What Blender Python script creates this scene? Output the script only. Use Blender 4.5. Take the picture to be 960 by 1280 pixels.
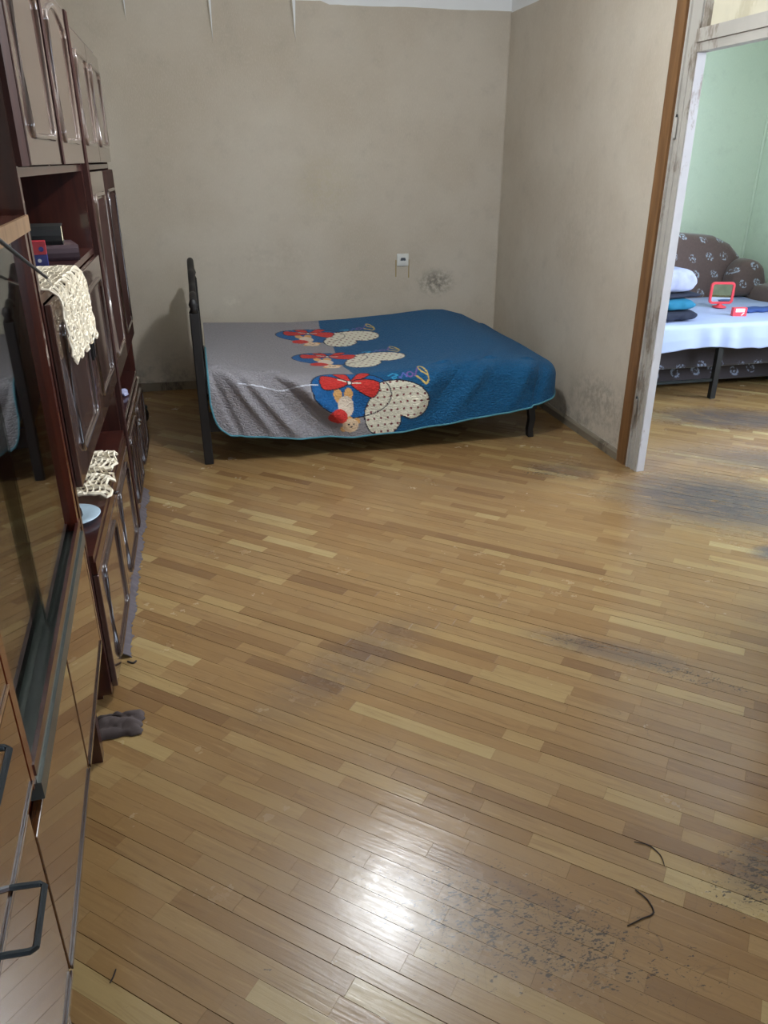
import bpy, bmesh, math, random
import numpy as np
from mathutils import Vector, Matrix, noise as mnoise
from math import sin, cos, pi, radians, hypot, atan

for o in list(bpy.data.objects):
    bpy.data.objects.remove(o)
random.seed(7)
S = bpy.context.scene
COL = S.collection

# ------------------------------------------------------------------ camera
F_PX, HORIZON, VP_X, CAM_H = 960.0, 200.0, 235.0, 1.6
PITCH = atan((640 - HORIZON) / F_PX)
YAW = atan((480 - VP_X) * cos(PITCH) / F_PX)
cam_d = bpy.data.cameras.new('camera')
cam = bpy.data.objects.new('camera', cam_d)
COL.objects.link(cam)
cam.location = (0, 0, CAM_H)
cam.rotation_euler = (pi / 2 - PITCH, 0, -YAW)
cam_d.sensor_fit = 'HORIZONTAL'
cam_d.sensor_width = 36.0
cam_d.lens = 36.0 * F_PX / 960.0
cam_d.clip_start = 0.02
S.camera = cam

# ------------------------------------------------------------------ view, world
S.view_settings.view_transform = 'Standard'
S.view_settings.look = 'None'
S.view_settings.gamma = 1.0
S.view_settings.use_curve_mapping = False
S.view_settings.exposure = 0.0

W = bpy.data.worlds.new('world')
S.world = W
W.use_nodes = True
W.node_tree.nodes['Background'].inputs[0].default_value = (0.72, 0.84, 1.0, 1)
W.node_tree.nodes['Background'].inputs[1].default_value = 1.4

# room extents
XL, XR, XR2 = -0.90, 2.30, 2.45
YF, YB = -1.70, 5.97
ZC, ZP = 2.80, 2.54           # ceiling, top of the wallpaper
OX, OY0, OY1 = 4.76, 0.9, 6.30  # other room

# window openings: (x0,x1,z0,z1)
WIN1 = (0.35, 2.05, 0.85, 2.30)     # behind the camera, in wall_front
WIN2 = (2.3, 4.3, 0.75, 2.35)       # other room, in its outer wall: y0,y1,z0,z1


def area(name, loc, rot, sx, sy, power, col):
    l = bpy.data.lights.new(name, 'AREA')
    l.shape = 'RECTANGLE'
    l.size, l.size_y, l.energy, l.color = sx, sy, power, col
    o = bpy.data.objects.new(name, l)
    COL.objects.link(o)
    o.location = loc
    o.rotation_euler = rot
    return o


# daylight entering through the two windows
area('daylight_main_window', ((WIN1[0] + WIN1[1]) / 2, YF - 0.16, (WIN1[2] + WIN1[3]) / 2), (pi / 2, 0, 0),
     WIN1[1] - WIN1[0], WIN1[3] - WIN1[2], 42, (0.70, 0.82, 1.0))
area('daylight_side_window', (OX + 0.16, (WIN2[0] + WIN2[1]) / 2, (WIN2[2] + WIN2[3]) / 2), (0, pi / 2, 0),
     WIN2[3] - WIN2[2], WIN2[1] - WIN2[0], 250, (0.70, 0.82, 1.0))
LAMP = (0.73, 3.00, 2.47)
LAMP_POWER = 98


# ------------------------------------------------------------------ materials
def lin(c):
    return tuple(((v / 255) / 12.92 if v / 255 <= 0.04045 else ((v / 255 + 0.055) / 1.055) ** 2.4) for v in c[:3])


def rgba(c):
    return (*lin(c), 1)


class NT:
    """tiny node-tree helper"""
    def __init__(s, name):
        s.m = bpy.data.materials.new(name)
        s.m.use_nodes = True
        s.t = s.m.node_tree
        s.b = s.t.nodes['Principled BSDF']
        s.out = s.t.nodes['Material Output']

    def n(s, typ, **kw):
        nd = s.t.nodes.new(typ)
        for k, v in kw.items():
            setattr(nd, k, v)
        return nd

    def link(s, a, b):
        s.t.links.new(a, b)

    def put(s, sock, v):
        if hasattr(v, 'is_linked') or hasattr(v, 'links'):
            s.link(v, sock)
        else:
            sock.default_value = v

    def math(s, op, a, b=0.5, clamp=False):
        nd = s.n('ShaderNodeMath', operation=op, use_clamp=clamp)
        s.put(nd.inputs[0], a)
        s.put(nd.inputs[1], b)
        return nd.outputs[0]

    def mix(s, f, a, b, blend='MIX'):
        nd = s.n('ShaderNodeMix', data_type='RGBA', blend_type=blend)
        s.put(nd.inputs[0], f)
        s.put(nd.inputs[6], a)
        s.put(nd.inputs[7], b)
        return nd.outputs[2]

    def noise(s, vec, scale, detail=4, rough=0.55, dist=0.0):
        nd = s.n('ShaderNodeTexNoise')
        s.put(nd.inputs['Vector'], vec)
        nd.inputs['Scale'].default_value = scale
        nd.inputs['Detail'].default_value = detail
        nd.inputs['Roughness'].default_value = rough
        nd.inputs['Distortion'].default_value = dist
        return nd.outputs[0]

    def ramp(s, f, a, b, lo=0.0, hi=1.0):
        nd = s.n('ShaderNodeMapRange', interpolation_type='SMOOTHSTEP')
        s.put(nd.inputs[0], f)
        nd.inputs[1].default_value = a
        nd.inputs[2].default_value = b
        nd.inputs[3].default_value = lo
        nd.inputs[4].default_value = hi
        return nd.outputs[0]

    def mapv(s, vec, loc=(0, 0, 0), rot=(0, 0, 0), scale=(1, 1, 1), kind='POINT'):
        nd = s.n('ShaderNodeMapping', vector_type=kind)
        s.put(nd.inputs[0], vec)
        nd.inputs[1].default_value = loc
        nd.inputs[2].default_value = rot
        nd.inputs[3].default_value = scale
        return nd.outputs[0]

    def pos(s):
        return s.n('ShaderNodeNewGeometry').outputs['Position']

    def obj(s):
        return s.n('ShaderNodeTexCoord').outputs['Object']

    def blob(s, vec, centre, radii, rot=0.0, inner=0.3):
        """1 inside an ellipsoid patch fading to 0 at its rim"""
        q = s.mapv(vec, centre, (0, 0, rot), radii, 'TEXTURE')
        nd = s.n('ShaderNodeVectorMath', operation='LENGTH')
        s.link(q, nd.inputs[0])
        return s.ramp(nd.outputs['Value'], inner, 1.0, 1.0, 0.0)

    def bump(s, h, strength=0.3, dist=0.01):
        nd = s.n('ShaderNodeBump')
        nd.inputs['Strength'].default_value = strength
        nd.inputs['Distance'].default_value = dist
        s.put(nd.inputs['Height'], h)
        s.link(nd.outputs[0], s.b.inputs['Normal'])

    def color(s, v):
        s.put(s.b.inputs['Base Color'], v)

    def rough(s, v):
        s.put(s.b.inputs['Roughness'], v)


def plain(name, col, rough=0.6, metal=0.0, var=0.12, scale=30, coat=0.0):
    m = NT(name)
    nz = m.noise(m.obj(), scale, 4)
    c = lin(col)
    a = tuple(v * (1 - var) for v in c) + (1,)
    b = tuple(min(1, v * (1 + var)) for v in c) + (1,)
    m.color(m.mix(nz, a, b))
    m.rough(rough)
    m.b.inputs['Metallic'].default_value = metal
    m.b.inputs['Coat Weight'].default_value = coat
    m.b.inputs['Coat Roughness'].default_value = 0.04
    return m.m


def wood(name, ca, cb, rough=0.35, coat=0.0, axis=2, scale=1.0, coat_rough=0.05):
    m = NT(name)
    sc = [16 * scale] * 3
    sc[axis] = 1.2 * scale
    v = m.mapv(m.obj(), scale=tuple(sc))
    nz = m.noise(v, 2.0, 6, 0.6, 0.8)
    m.color(m.mix(m.ramp(nz, 0.3, 0.7), rgba(ca), rgba(cb)))
    m.rough(rough)
    m.b.inputs['Coat Weight'].default_value = coat
    m.b.inputs['Coat Roughness'].default_value = coat_rough
    return m.m


def wallpaper(name, base, var, stains, grime=0.5, seam=False):
    m = NT(name)
    p = m.pos()
    n1 = m.noise(p, 1.3, 5, 0.6)
    n2 = m.noise(p, 7.0, 6, 0.65)
    n3 = m.noise(m.mapv(p, scale=(60, 60, 18)), 3.0, 3)
    c = m.mix(m.ramp(n1, 0.3, 0.7), rgba(base), rgba(var))
    c = m.mix(m.math('MULTIPLY', m.ramp(n2, 0.5, 0.8), 0.30), c, rgba(tuple(v * 0.80 for v in base)))
    c = m.mix(m.math('MULTIPLY', m.ramp(n3, 0.45, 0.75), 0.18), c, rgba(tuple(min(255, v * 1.12) for v in base)))
    # hand grime that collects near the floor, broken up by noise
    sep = m.n('ShaderNodeSeparateXYZ')
    m.link(p, sep.inputs[0])
    low = m.ramp(sep.outputs[2], 0.02, 0.42, 1.0, 0.0)
    g = m.math('MULTIPLY', low, m.ramp(m.noise(p, 9.0, 6, 0.7), 0.42, 0.68))
    c = m.mix(m.math('MULTIPLY', g, grime), c, rgba((84, 82, 78)))
    for cen, rad, col, amt in stains:
        b = m.blob(p, cen, rad, inner=0.15)
        b = m.math('MULTIPLY', b, m.ramp(m.noise(p, 26.0, 5, 0.7), 0.36, 0.62))
        c = m.mix(m.math('MULTIPLY', b, amt), c, rgba(col))
    m.color(c)
    m.rough(0.72)
    m.b.inputs['Specular IOR Level'].default_value = 0.25
    m.bump(m.math('ADD', n3, m.noise(p, 2.2, 3)), 0.25, 0.006)
    return m.m


PLANK_ANG = radians(-40.8)


def plank_material(name, attr):
    m = NT(name)
    p = m.pos()
    if attr:
        rn = m.n('ShaderNodeAttribute', attribute_name='plank_value').outputs['Fac']
    else:
        rn = m.n('ShaderNodeObjectInfo').outputs['Random']
    cr = m.n('ShaderNodeValToRGB')
    m.link(rn, cr.inputs[0])
    e = cr.color_ramp.elements
    stops = [(0.0, (117, 85, 49)), (0.08, (133, 100, 58)), (0.4, (145, 112, 68)), (0.6, (141, 110, 69)),
             (0.85, (152, 122, 77)), (0.95, (161, 134, 86)), (1.0, (172, 149, 101))]
    e[0].position, e[0].color = stops[0][0], rgba(stops[0][1])
    e[1].position, e[1].color = stops[-1][0], rgba(stops[-1][1])
    for q, cc in stops[1:-1]:
        k = e.new(q)
        k.color = rgba(cc)
    c = cr.outputs[0]
    # grain along the board; every board starts at another place of the noise
    comb = m.n('ShaderNodeCombineXYZ')
    m.link(m.math('MULTIPLY', rn, 37.0), comb.inputs[2])
    va = m.n('ShaderNodeVectorMath', operation='ADD')
    m.link(m.mapv(p, rot=(0, 0, -PLANK_ANG)), va.inputs[0])
    m.link(comb.outputs[0], va.inputs[1])
    g = m.noise(m.mapv(va.outputs[0], scale=(3.0, 42.0, 1.0)), 1.6, 6, 0.62, 0.9)
    c = m.mix(m.math('MULTIPLY', m.ramp(g, 0.48, 0.78), 0.42), c, rgba((92, 56, 28)))
    c = m.mix(m.math('MULTIPLY', m.ramp(g, 0.45, 0.2), 0.25), c, rgba((206, 172, 118)))
    # large tone drift
    c = m.mix(m.math('MULTIPLY', m.ramp(m.noise(p, 1.1, 3), 0.4, 0.7), 0.22), c, rgba((120, 88, 56)))
    # worn, greyed patches where the varnish is gone
    wear = None
    for cen, rad, rot, amt in [((2.55, 3.12, 0), (0.85, 0.50, 1), -0.55, 1.0), ((3.45, 4.35, 0), (0.85, 0.34, 1), -0.35, 0.95),
                               ((3.3, 3.5, 0), (0.9, 0.3, 1), -0.5, 0.7),
                               ((1.90, 3.72, 0), (0.30, 0.20, 1), -0.6, 0.45), ((1.30, 2.06, 0), (0.42, 0.09, 1), -0.62, 0.55),
                               ((2.40, 2.58, 0), (0.16, 0.1, 1), 0, 1.0), ((0.40, 2.2, 0), (0.6, 0.18, 1), 0.6, 0.35),
                               ((1.25, 1.12, 0), (0.22, 0.12, 1), 0.4, 0.6), ((0.52, 1.13, 0), (0.46, 0.2, 1), -0.6, 0.22)]:
        b = m.math('MULTIPLY', m.blob(p, cen, rad, rot, 0.25), amt)
        wear = b if wear is None else m.math('MAXIMUM', wear, b)
    nz = m.noise(m.mapv(va.outputs[0], scale=(4, 26, 1)), 2.4, 7, 0.72)
    worn = m.math('MULTIPLY', wear, m.ramp(nz, 0.34, 0.50))
    c = m.mix(m.math('MULTIPLY', worn, 0.88), c, rgba((62, 57, 63)))
    # black scuffs and specks
    sp = m.noise(m.mapv(p, rot=(0, 0, 0.9), scale=(1, 2.1, 1)), 95.0, 3, 0.6, 0.5)
    sm = None
    for cen, rad, rot in [((0.58, 1.10, 0), (0.62, 0.24, 1), -0.5), ((1.22, 1.10, 0), (0.34, 0.17, 1), 0.2),
                          ((1.50, 1.86, 0), (0.34, 0.08, 1), -0.75), ((1.24, 2.12, 0), (0.3, 0.07, 1), -0.6),
                          ((1.80, 3.72, 0), (0.2, 0.13, 1), -0.4), ((2.40, 2.58, 0), (0.15, 0.09, 1), 0),
                          ((2.6, 3.1, 0), (0.8, 0.45, 1), -0.5)]:
        b = m.blob(p, cen, rad, rot, 0.2)
        sm = b if sm is None else m.math('MAXIMUM', sm, b)
    big = m.noise(m.mapv(p, rot=(0, 0, 0.5), scale=(1, 2.2, 1)), 24.0, 4, 0.7, 0.8)
    thr = m.math('ADD', m.math('ADD', m.math('MULTIPLY', sp, 0.5), m.math('MULTIPLY', big, 0.5)), m.math('MULTIPLY', sm, 0.12))
    spk = m.ramp(thr, 0.652, 0.68)
    c = m.mix(m.math('MULTIPLY', spk, 0.85), c, rgba((30, 28, 28)))
    # hair-fine scratches: level lines of a warped noise, inside the scuffed areas and faintly elsewhere
    ln = m.noise(p, 4.6, 2, 0.5, 2.2)
    hair = m.ramp(m.math('ABSOLUTE', m.math('SUBTRACT', ln, 0.5)), 0.0, 0.006, 1.0, 0.0)
    hm = m.math('MULTIPLY', hair, m.math('ADD', m.math('MULTIPLY', sm, 0.55), m.ramp(m.noise(p, 2.7, 2), 0.58, 0.7, 0.0, 0.4)))
    c = m.mix(hm, c, rgba((58, 48, 42)))
    m.color(m.mix(0.12, c, rgba((120, 108, 92))))
    r = m.math('ADD', m.math('MULTIPLY', m.noise(p, 5.0, 5, 0.65), 0.22), 0.13)
    m.rough(m.math('ADD', r, m.math('MULTIPLY', worn, 0.12)))
    m.b.inputs['Specular IOR Level'].default_value = 0.5
    m.bump(m.math('ADD', m.math('MULTIPLY', g, 0.5), m.noise(p, 6.5, 4, 0.6)), 0.17, 0.006)
    return m.m


def glass_mat(name, tint=(1, 1, 1), boost=1.0):
    m = NT(name)
    tr = m.n('ShaderNodeBsdfTransparent')
    tr.inputs[0].default_value = (*tint, 1)
    gl = m.n('ShaderNodeBsdfGlossy')
    gl.inputs['Roughness'].default_value = 0.015
    lw = m.n('ShaderNodeLayerWeight')
    lw.inputs[0].default_value = 0.5
    fac = m.math('ADD', m.math('MULTIPLY', m.math('POWER', lw.outputs['Facing'], 5.0), 0.96), 0.04)
    mx = m.n('ShaderNodeMixShader')
    m.link(m.math('MULTIPLY', fac, boost, True), mx.inputs[0])
    m.link(tr.outputs[0], mx.inputs[1])
    m.link(gl.outputs[0], mx.inputs[2])
    m.link(mx.outputs[0], m.out.inputs[0])
    return m.m


def painted(name, base, under, scale=8.0, thr=(0.52, 0.62), rough=0.5):
    m = NT(name)
    p = m.pos()
    v = m.mapv(p, scale=(1, 1, 0.35))
    n = m.noise(v, scale, 7, 0.7)
    c = m.mix(m.ramp(n, *thr), rgba(base), rgba(under))
    c = m.mix(m.math('MULTIPLY', m.ramp(m.noise(p, 3, 4), 0.4, 0.7), 0.35), c, rgba(tuple(x * 0.8 for x in base)))
    m.color(c)
    m.rough(rough)
    m.bump(n, 0.2, 0.003)
    return m.m


def quilt_mat():
    m = NT('printed_quilt')
    c = m.n('ShaderNodeAttribute', attribute_name='print').outputs['Color']
    uv = m.n('ShaderNodeTexCoord').outputs['UV']
    w = m.n('ShaderNodeTexVoronoi', feature='DISTANCE_TO_EDGE')
    m.put(w.inputs['Vector'], m.mapv(uv, scale=(40, 80, 1)))
    w.inputs['Scale'].default_value = 1.0
    nz = m.noise(uv, 240.0, 3)
    h = m.math('ADD', m.ramp(w.outputs['Distance'], 0.0, 0.22), m.math('MULTIPLY', nz, 0.35))
    m.color(m.mix(m.math('MULTIPLY', m.noise(uv, 60, 3), 0.25), c, (0.02, 0.02, 0.025, 1)))
    m.rough(0.8)
    m.b.inputs['Specular IOR Level'].default_value = 0.25
    m.b.inputs['Sheen Weight'].default_value = 0.05
    m.bump(h, 0.75, 0.006)
    return m.m


def pattern_fabric(name, base, motif, scale=7.0, vec_scale=(1, 1, 1)):
    """brown upholstery with pale scroll flowers at regular places"""
    m = NT(name)
    p = m.obj()
    v = m.n('ShaderNodeTexVoronoi', feature='F1')
    v.inputs['Scale'].default_value = scale
    v.inputs['Randomness'].default_value = 0.25
    v.voronoi_dimensions = '2D'
    sp = m.n('ShaderNodeSeparateXYZ')
    m.link(p, sp.inputs[0])
    cb = m.n('ShaderNodeCombineXYZ')
    m.link(m.math('ADD', sp.outputs[0], m.math('MULTIPLY', sp.outputs[2], 0.5)), cb.inputs[0])
    m.link(m.math('ADD', sp.outputs[2], m.math('MULTIPLY', sp.outputs[1], 0.6)), cb.inputs[1])
    m.put(v.inputs['Vector'], cb.outputs[0])
    d = v.outputs['Distance']
    ring = m.math('MULTIPLY', m.ramp(d, 0.10, 0.14), m.ramp(d, 0.19, 0.25, 1.0, 0.0))
    core = m.ramp(d, 0.05, 0.09, 1.0, 0.0)
    nz = m.ramp(m.noise(p, scale * 7.5, 2), 0.46, 0.54)
    f = m.math('MULTIPLY', m.math('MAXIMUM', ring, core), nz)
    c = m.mix(m.noise(p, 50, 3), rgba(tuple(x * 0.8 for x in base)), rgba(base))
    m.color(m.mix(m.math('MULTIPLY', f, 0.85), c, rgba(motif)))
    m.rough(0.8)
    m.b.inputs['Sheen Weight'].default_value = 0.3
    return m.m


M = {}
M['wall'] = wallpaper('beige_wallpaper', (194, 185, 170), (182, 171, 154),
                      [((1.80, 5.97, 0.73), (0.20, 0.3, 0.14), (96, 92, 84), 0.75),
                       ((0.22, 5.97, 0.64), (0.10, 0.2, 0.06), (208, 200, 184), 0.7),
                       ((0.95, 5.97, 1.42), (0.30, 0.2, 0.34), (182, 172, 130), 0.22),
                       ((0.55, 5.97, 0.95), (0.5, 0.2, 0.2), (146, 136, 120), 0.15),
                       ((2.30, 4.6, 1.25), (0.3, 0.6, 0.5), (152, 142, 126), 0.15),
                       ((2.30, 4.1, 0.28), (0.3, 0.5, 0.22), (96, 92, 86), 0.40)])
M['green'] = wallpaper('green_wallpaper', (216, 224, 206), (210, 220, 202), [], 0.2)
M['white'] = plain('whitewash', (226, 228, 228), 0.85, var=0.05, scale=4)
M['plaster'] = plain('plain_plaster', (176, 170, 158), 0.85, var=0.06, scale=4)
M['subfloor'] = plain('dark_subfloor', (34, 24, 16), 0.9)
M['plank'] = plank_material('oak_parquet', False)
M['plank_far'] = plank_material('oak_parquet_far', True)
M['cab'] = wood('dark_red_veneer', (46, 20, 16), (66, 30, 22), 0.3, 0.6)
M['cab_door'] = wood('glossy_dark_veneer', (70, 50, 44), (90, 66, 58), 0.16, 1.0, coat_rough=0.04)
M['cab_matte'] = wood('dull_dark_veneer', (40, 20, 17), (56, 28, 23), 0.6)
M['cab_matte'].node_tree.nodes['Principled BSDF'].inputs['Specular IOR Level'].default_value = 0.2
M['cab_in'] = wood('cabinet_inside', (54, 20, 15), (66, 27, 20), 0.5)
M['mold'] = plain('dark_moulding', (50, 34, 30), 0.22, coat=0.8)
M['mold_gold'] = plain('lacquered_moulding', (104, 88, 78), 0.2, coat=1.0)
M['gloss'] = wood('polished_walnut', (74, 43, 22), (96, 60, 32), 0.16, 1.0, axis=1, coat_rough=0.02)
M['redwood'] = wood('red_mahogany', (74, 26, 13), (98, 38, 19), 0.25, 0.8)
M['edge'] = wood('pale_edge_banding', (118, 88, 60), (142, 110, 78), 0.4)
M['rail'] = plain('grey_track', (92, 96, 92), 0.35, 0.6)
M['black'] = plain('black_gap', (14, 10, 9), 0.7)
M['chrome'] = plain('chrome', (190, 192, 192), 0.18, 1.0)
M['steel'] = plain('dark_steel', (52, 57, 60), 0.35, 0.8)
M['glass'] = glass_mat('cabinet_glass', (0.86, 0.90, 0.88), 1.15)
M['pane'] = glass_mat('window_glass')
M['bedwood'] = plain('black_brown_lacquer', (13, 9, 9), 0.55)
M['quilt'] = quilt_mat()
M['trim'] = plain('teal_binding', (70, 128, 142), 0.7)
M['mattress'] = plain('pale_blue_ticking', (170, 186, 206), 0.8)
M['slat'] = wood('bed_slat', (96, 70, 44), (120, 90, 60), 0.6)
M['frame_paint'] = painted('chipped_grey_paint', (172, 168, 160), (128, 118, 106))
M['frame_paint2'] = painted('chipped_lilac_paint', (206, 200, 204), (156, 138, 130), 7.0, (0.56, 0.64))
M['painted_pane'] = painted('cream_painted_glass', (206, 200, 178), (188, 180, 156), 5.0, rough=0.25)
M['brown_casing'] = wood('varnished_casing', (104, 72, 42), (128, 92, 56), 0.5, 0.1)
M['skirting'] = painted('worn_skirting', (128, 118, 102), (88, 78, 66))
M['socket'] = plain('white_plastic', (214, 214, 208), 0.4)
M['socket_dark'] = plain('grey_plastic', (70, 76, 84), 0.5)
M['drip'] = plain('yellow_drip', (150, 130, 84), 0.6)
M['crochet'] = plain('cream_crochet', (226, 214, 190), 0.85, var=0.08, scale=200)
M['saucer'] = plain('pale_blue_glaze', (176, 196, 208), 0.2, coat=0.4)
M['saucer_dark'] = plain('dark_glaze', (34, 26, 26), 0.3)
M['book_black'] = plain('black_cover', (34, 34, 32), 0.5)
M['pages'] = plain('yellowed_pages', (206, 196, 160), 0.8, scale=90)
M['album'] = plain('plum_cover', (62, 42, 48), 0.55)
M['album_page'] = plain('mauve_pages', (120, 96, 104), 0.8)
M['red_box'] = plain('red_card', (176, 40, 52), 0.5)
M['blue_box'] = plain('blue_card', (40, 48, 120), 0.5)
M['rag'] = plain('grey_brown_rag', (74, 63, 60), 0.95, var=0.3, scale=14)
M['fringe'] = plain('mauve_grey_rag', (84, 76, 78), 0.95, var=0.3, scale=18)
M['thread'] = plain('dark_thread', (40, 32, 28), 0.9)
M['sofa'] = pattern_fabric('sofa_cover', (104, 80, 74), (176, 184, 200), 6.6)
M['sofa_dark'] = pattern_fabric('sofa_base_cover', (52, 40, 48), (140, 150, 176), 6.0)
M['sheet'] = plain('white_sheet', (168, 178, 212), 0.8, var=0.04)
M['pink'] = plain('coral_plastic', (236, 72, 84), 0.35)
M['mirror'] = plain('mirror_face', (226, 226, 222), 0.02, 1.0, var=0.0)
M['cl_white'] = plain('lilac_white_cloth', (158, 160, 190), 0.85)
M['cl_teal'] = plain('teal_cloth', (18, 104, 136), 0.85)
M['cl_navy'] = plain('navy_cloth', (26, 30, 48), 0.9)
M['cl_blue'] = plain('blue_cloth', (48, 74, 134), 0.8)
M['label_white'] = plain('white_print', (220, 220, 222), 0.5)
M['lampshade'] = plain('white_enamel', (230, 230, 226), 0.4)
_e = NT('lamp_bulb_glow')
_e.b.inputs['Emission Color'].default_value = (0.93, 0.97, 1.0, 1)
_e.b.inputs['Emission Strength'].default_value = 60.0
_e.color((0.9, 0.9, 0.9, 1))
M['bulb'] = _e.m


# ------------------------------------------------------------------ mesh helpers
class MB:
    def __init__(s):
        s.v, s.f = [], []

    def add(s, verts, faces):
        k = len(s.v)
        s.v += [tuple(p) for p in verts]
        s.f += [tuple(i + k for i in f) for f in faces]
        return s

    def box(s, x0, x1, y0, y1, z0, z1):
        x0, x1 = min(x0, x1), max(x0, x1)
        y0, y1 = min(y0, y1), max(y0, y1)
        z0, z1 = min(z0, z1), max(z0, z1)
        v = [(x, y, z) for z in (z0, z1) for y in (y0, y1) for x in (x0, x1)]
        return s.add(v, [(0, 2, 3, 1), (4, 5, 7, 6), (0, 1, 5, 4), (2, 6, 7, 3), (0, 4, 6, 2), (1, 3, 7, 5)])

    def prism(s, pts, axis, a, b):
        """polygon pts (2D) extruded along axis from a to b"""
        def P(p, h):
            return {0: (h, p[0], p[1]), 1: (p[0], h, p[1]), 2: (p[0], p[1], h)}[axis]
        n = len(pts)
        v = [P(p, a) for p in pts] + [P(p, b) for p in pts]
        f = [tuple(range(n - 1, -1, -1)), tuple(range(n, 2 * n))]
        f += [(i, (i + 1) % n, n + (i + 1) % n, n + i) for i in range(n)]
        return s.add(v, f)

    def tube(s, pts, r, n=8, cap=True):
        pts = [Vector(p) for p in pts]
        rr = r if isinstance(r, (list, tuple)) else [r] * len(pts)
        k = len(s.v)
        up = Vector((0, 0, 1))
        for i, p in enumerate(pts):
            t = (pts[min(i + 1, len(pts) - 1)] - pts[max(i - 1, 0)]).normalized()
            a = t.cross(up)
            if a.length < 1e-3:
                a = t.cross(Vector((1, 0, 0)))
            a.normalize()
            b = t.cross(a)
            for j in range(n):
                q = p + (a * cos(2 * pi * j / n) + b * sin(2 * pi * j / n)) * rr[i]
                s.v.append(tuple(q))
        for i in range(len(pts) - 1):
            for j in range(n):
                s.f.append((k + i * n + j, k + i * n + (j + 1) % n, k + (i + 1) * n + (j + 1) % n, k + (i + 1) * n + j))
        if cap:
            s.f.append(tuple(k + j for j in range(n - 1, -1, -1)))
            e = k + (len(pts) - 1) * n
            s.f.append(tuple(e + j for j in range(n)))
        return s

    def lathe(s, prof, cx=0, cy=0, n=24):
        k = len(s.v)
        for r, z in prof:
            for j in range(n):
                s.v.append((cx + r * cos(2 * pi * j / n), cy + r * sin(2 * pi * j / n), z))
        for i in range(len(prof) - 1):
            for j in range(n):
                s.f.append((k + i * n + j, k + i * n + (j + 1) % n, k + (i + 1) * n + (j + 1) % n, k + (i + 1) * n + j))
        s.f.append(tuple(k + j for j in range(n - 1, -1, -1)))
        e = k + (len(prof) - 1) * n
        s.f.append(tuple(e + j for j in range(n)))
        return s

    def build(s, name, mat, parent=None, smooth=False, bevel=0.0, seg=2):
        me = bpy.data.meshes.new(name)
        me.from_pydata(s.v, [], s.f)
        me.update()
        bm = bmesh.new()
        bm.from_mesh(me)
        bmesh.ops.recalc_face_normals(bm, faces=bm.faces)
        bm.to_mesh(me)
        bm.free()
        if smooth:
            for p in me.polygons:
                p.use_smooth = True
        if mat is not None:
            me.materials.append(M[mat] if isinstance(mat, str) else mat)
        o = bpy.data.objects.new(name, me)
        COL.objects.link(o)
        o.parent = parent
        if bevel:
            b = o.modifiers.new('bevel', 'BEVEL')
            b.width, b.segments, b.limit_method = bevel, seg, 'ANGLE'
        return o


def box(name, mat, parent, x0, x1, y0, y1, z0, z1, bevel=0.0):
    return MB().box(x0, x1, y0, y1, z0, z1).build(name, mat, parent, bevel=bevel)


def tag(o, label, cat, group=None):
    o['label'], o['category'] = label, cat
    if group:
        o['group'] = group
    return o


def thing(name, label, cat, loc=(0, 0, 0), rz=0.0, group=None):
    o = bpy.data.objects.new(name, None)
    COL.objects.link(o)
    o.location, o.rotation_euler = loc, (0, 0, rz)
    o.empty_display_size = 0.1
    return tag(o, label, cat, group)


def struct(o):
    o['kind'] = 'structure'
    return o


def sempty(name, loc=(0, 0, 0)):
    o = bpy.data.objects.new(name, None)
    COL.objects.link(o)
    o.location = loc
    return struct(o)


def fbm(p, s=1.0):
    return mnoise.noise(Vector(p) * s)


# ------------------------------------------------------------------ room shell
# floor: sub-floor with parquet boards laid on the diagonal
floor = struct(MB().box(XL - 0.15, XR2, YF - 0.15, YB + 0.15, -0.10, -0.014)
               .box(XR2, OX + 0.15, OY0 - 0.15, OY1 + 0.15, -0.10, -0.014).build('floor', 'subfloor'))

RECTS = [(XL, XR, YF, YB), (XR, XR2, 2.08, 3.80), (XR2, OX, OY0, OY1)]
CA, SA = cos(PLANK_ANG), sin(PLANK_ANG)
PW = 0.0505
LENS = [0.12, 0.20, 0.27, 0.30, 0.33, 0.38, 0.41, 0.48]


def to_px(x, y, z):
    z -= CAM_H
    r = x * cos(YAW) - y * sin(YAW)
    g = x * sin(YAW) + y * cos(YAW)
    u = z * cos(PITCH) + g * sin(PITCH)
    w = g * cos(PITCH) - z * sin(PITCH)
    if w < 0.1:
        return (-9999, -9999, w)
    return (480 + F_PX * r / w, 640 - F_PX * u / w, w)


def clip_poly(poly, rect):
    x0, x1, y0, y1 = rect
    for ax, lim, sgn in ((0, x0, 1), (0, x1, -1), (1, y0, 1), (1, y1, -1)):
        out = []
        for i in range(len(poly)):
            a, b = poly[i], poly[(i + 1) % len(poly)]
            da, db = sgn * (a[ax] - lim), sgn * (b[ax] - lim)
            if da >= 0:
                out.append(a)
            if (da >= 0) != (db >= 0):
                t = da / (da - db)
                out.append((a[0] + (b[0] - a[0]) * t, a[1] + (b[1] - a[1]) * t))
        poly = out
        if len(poly) < 3:
            return []
    return poly


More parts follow.
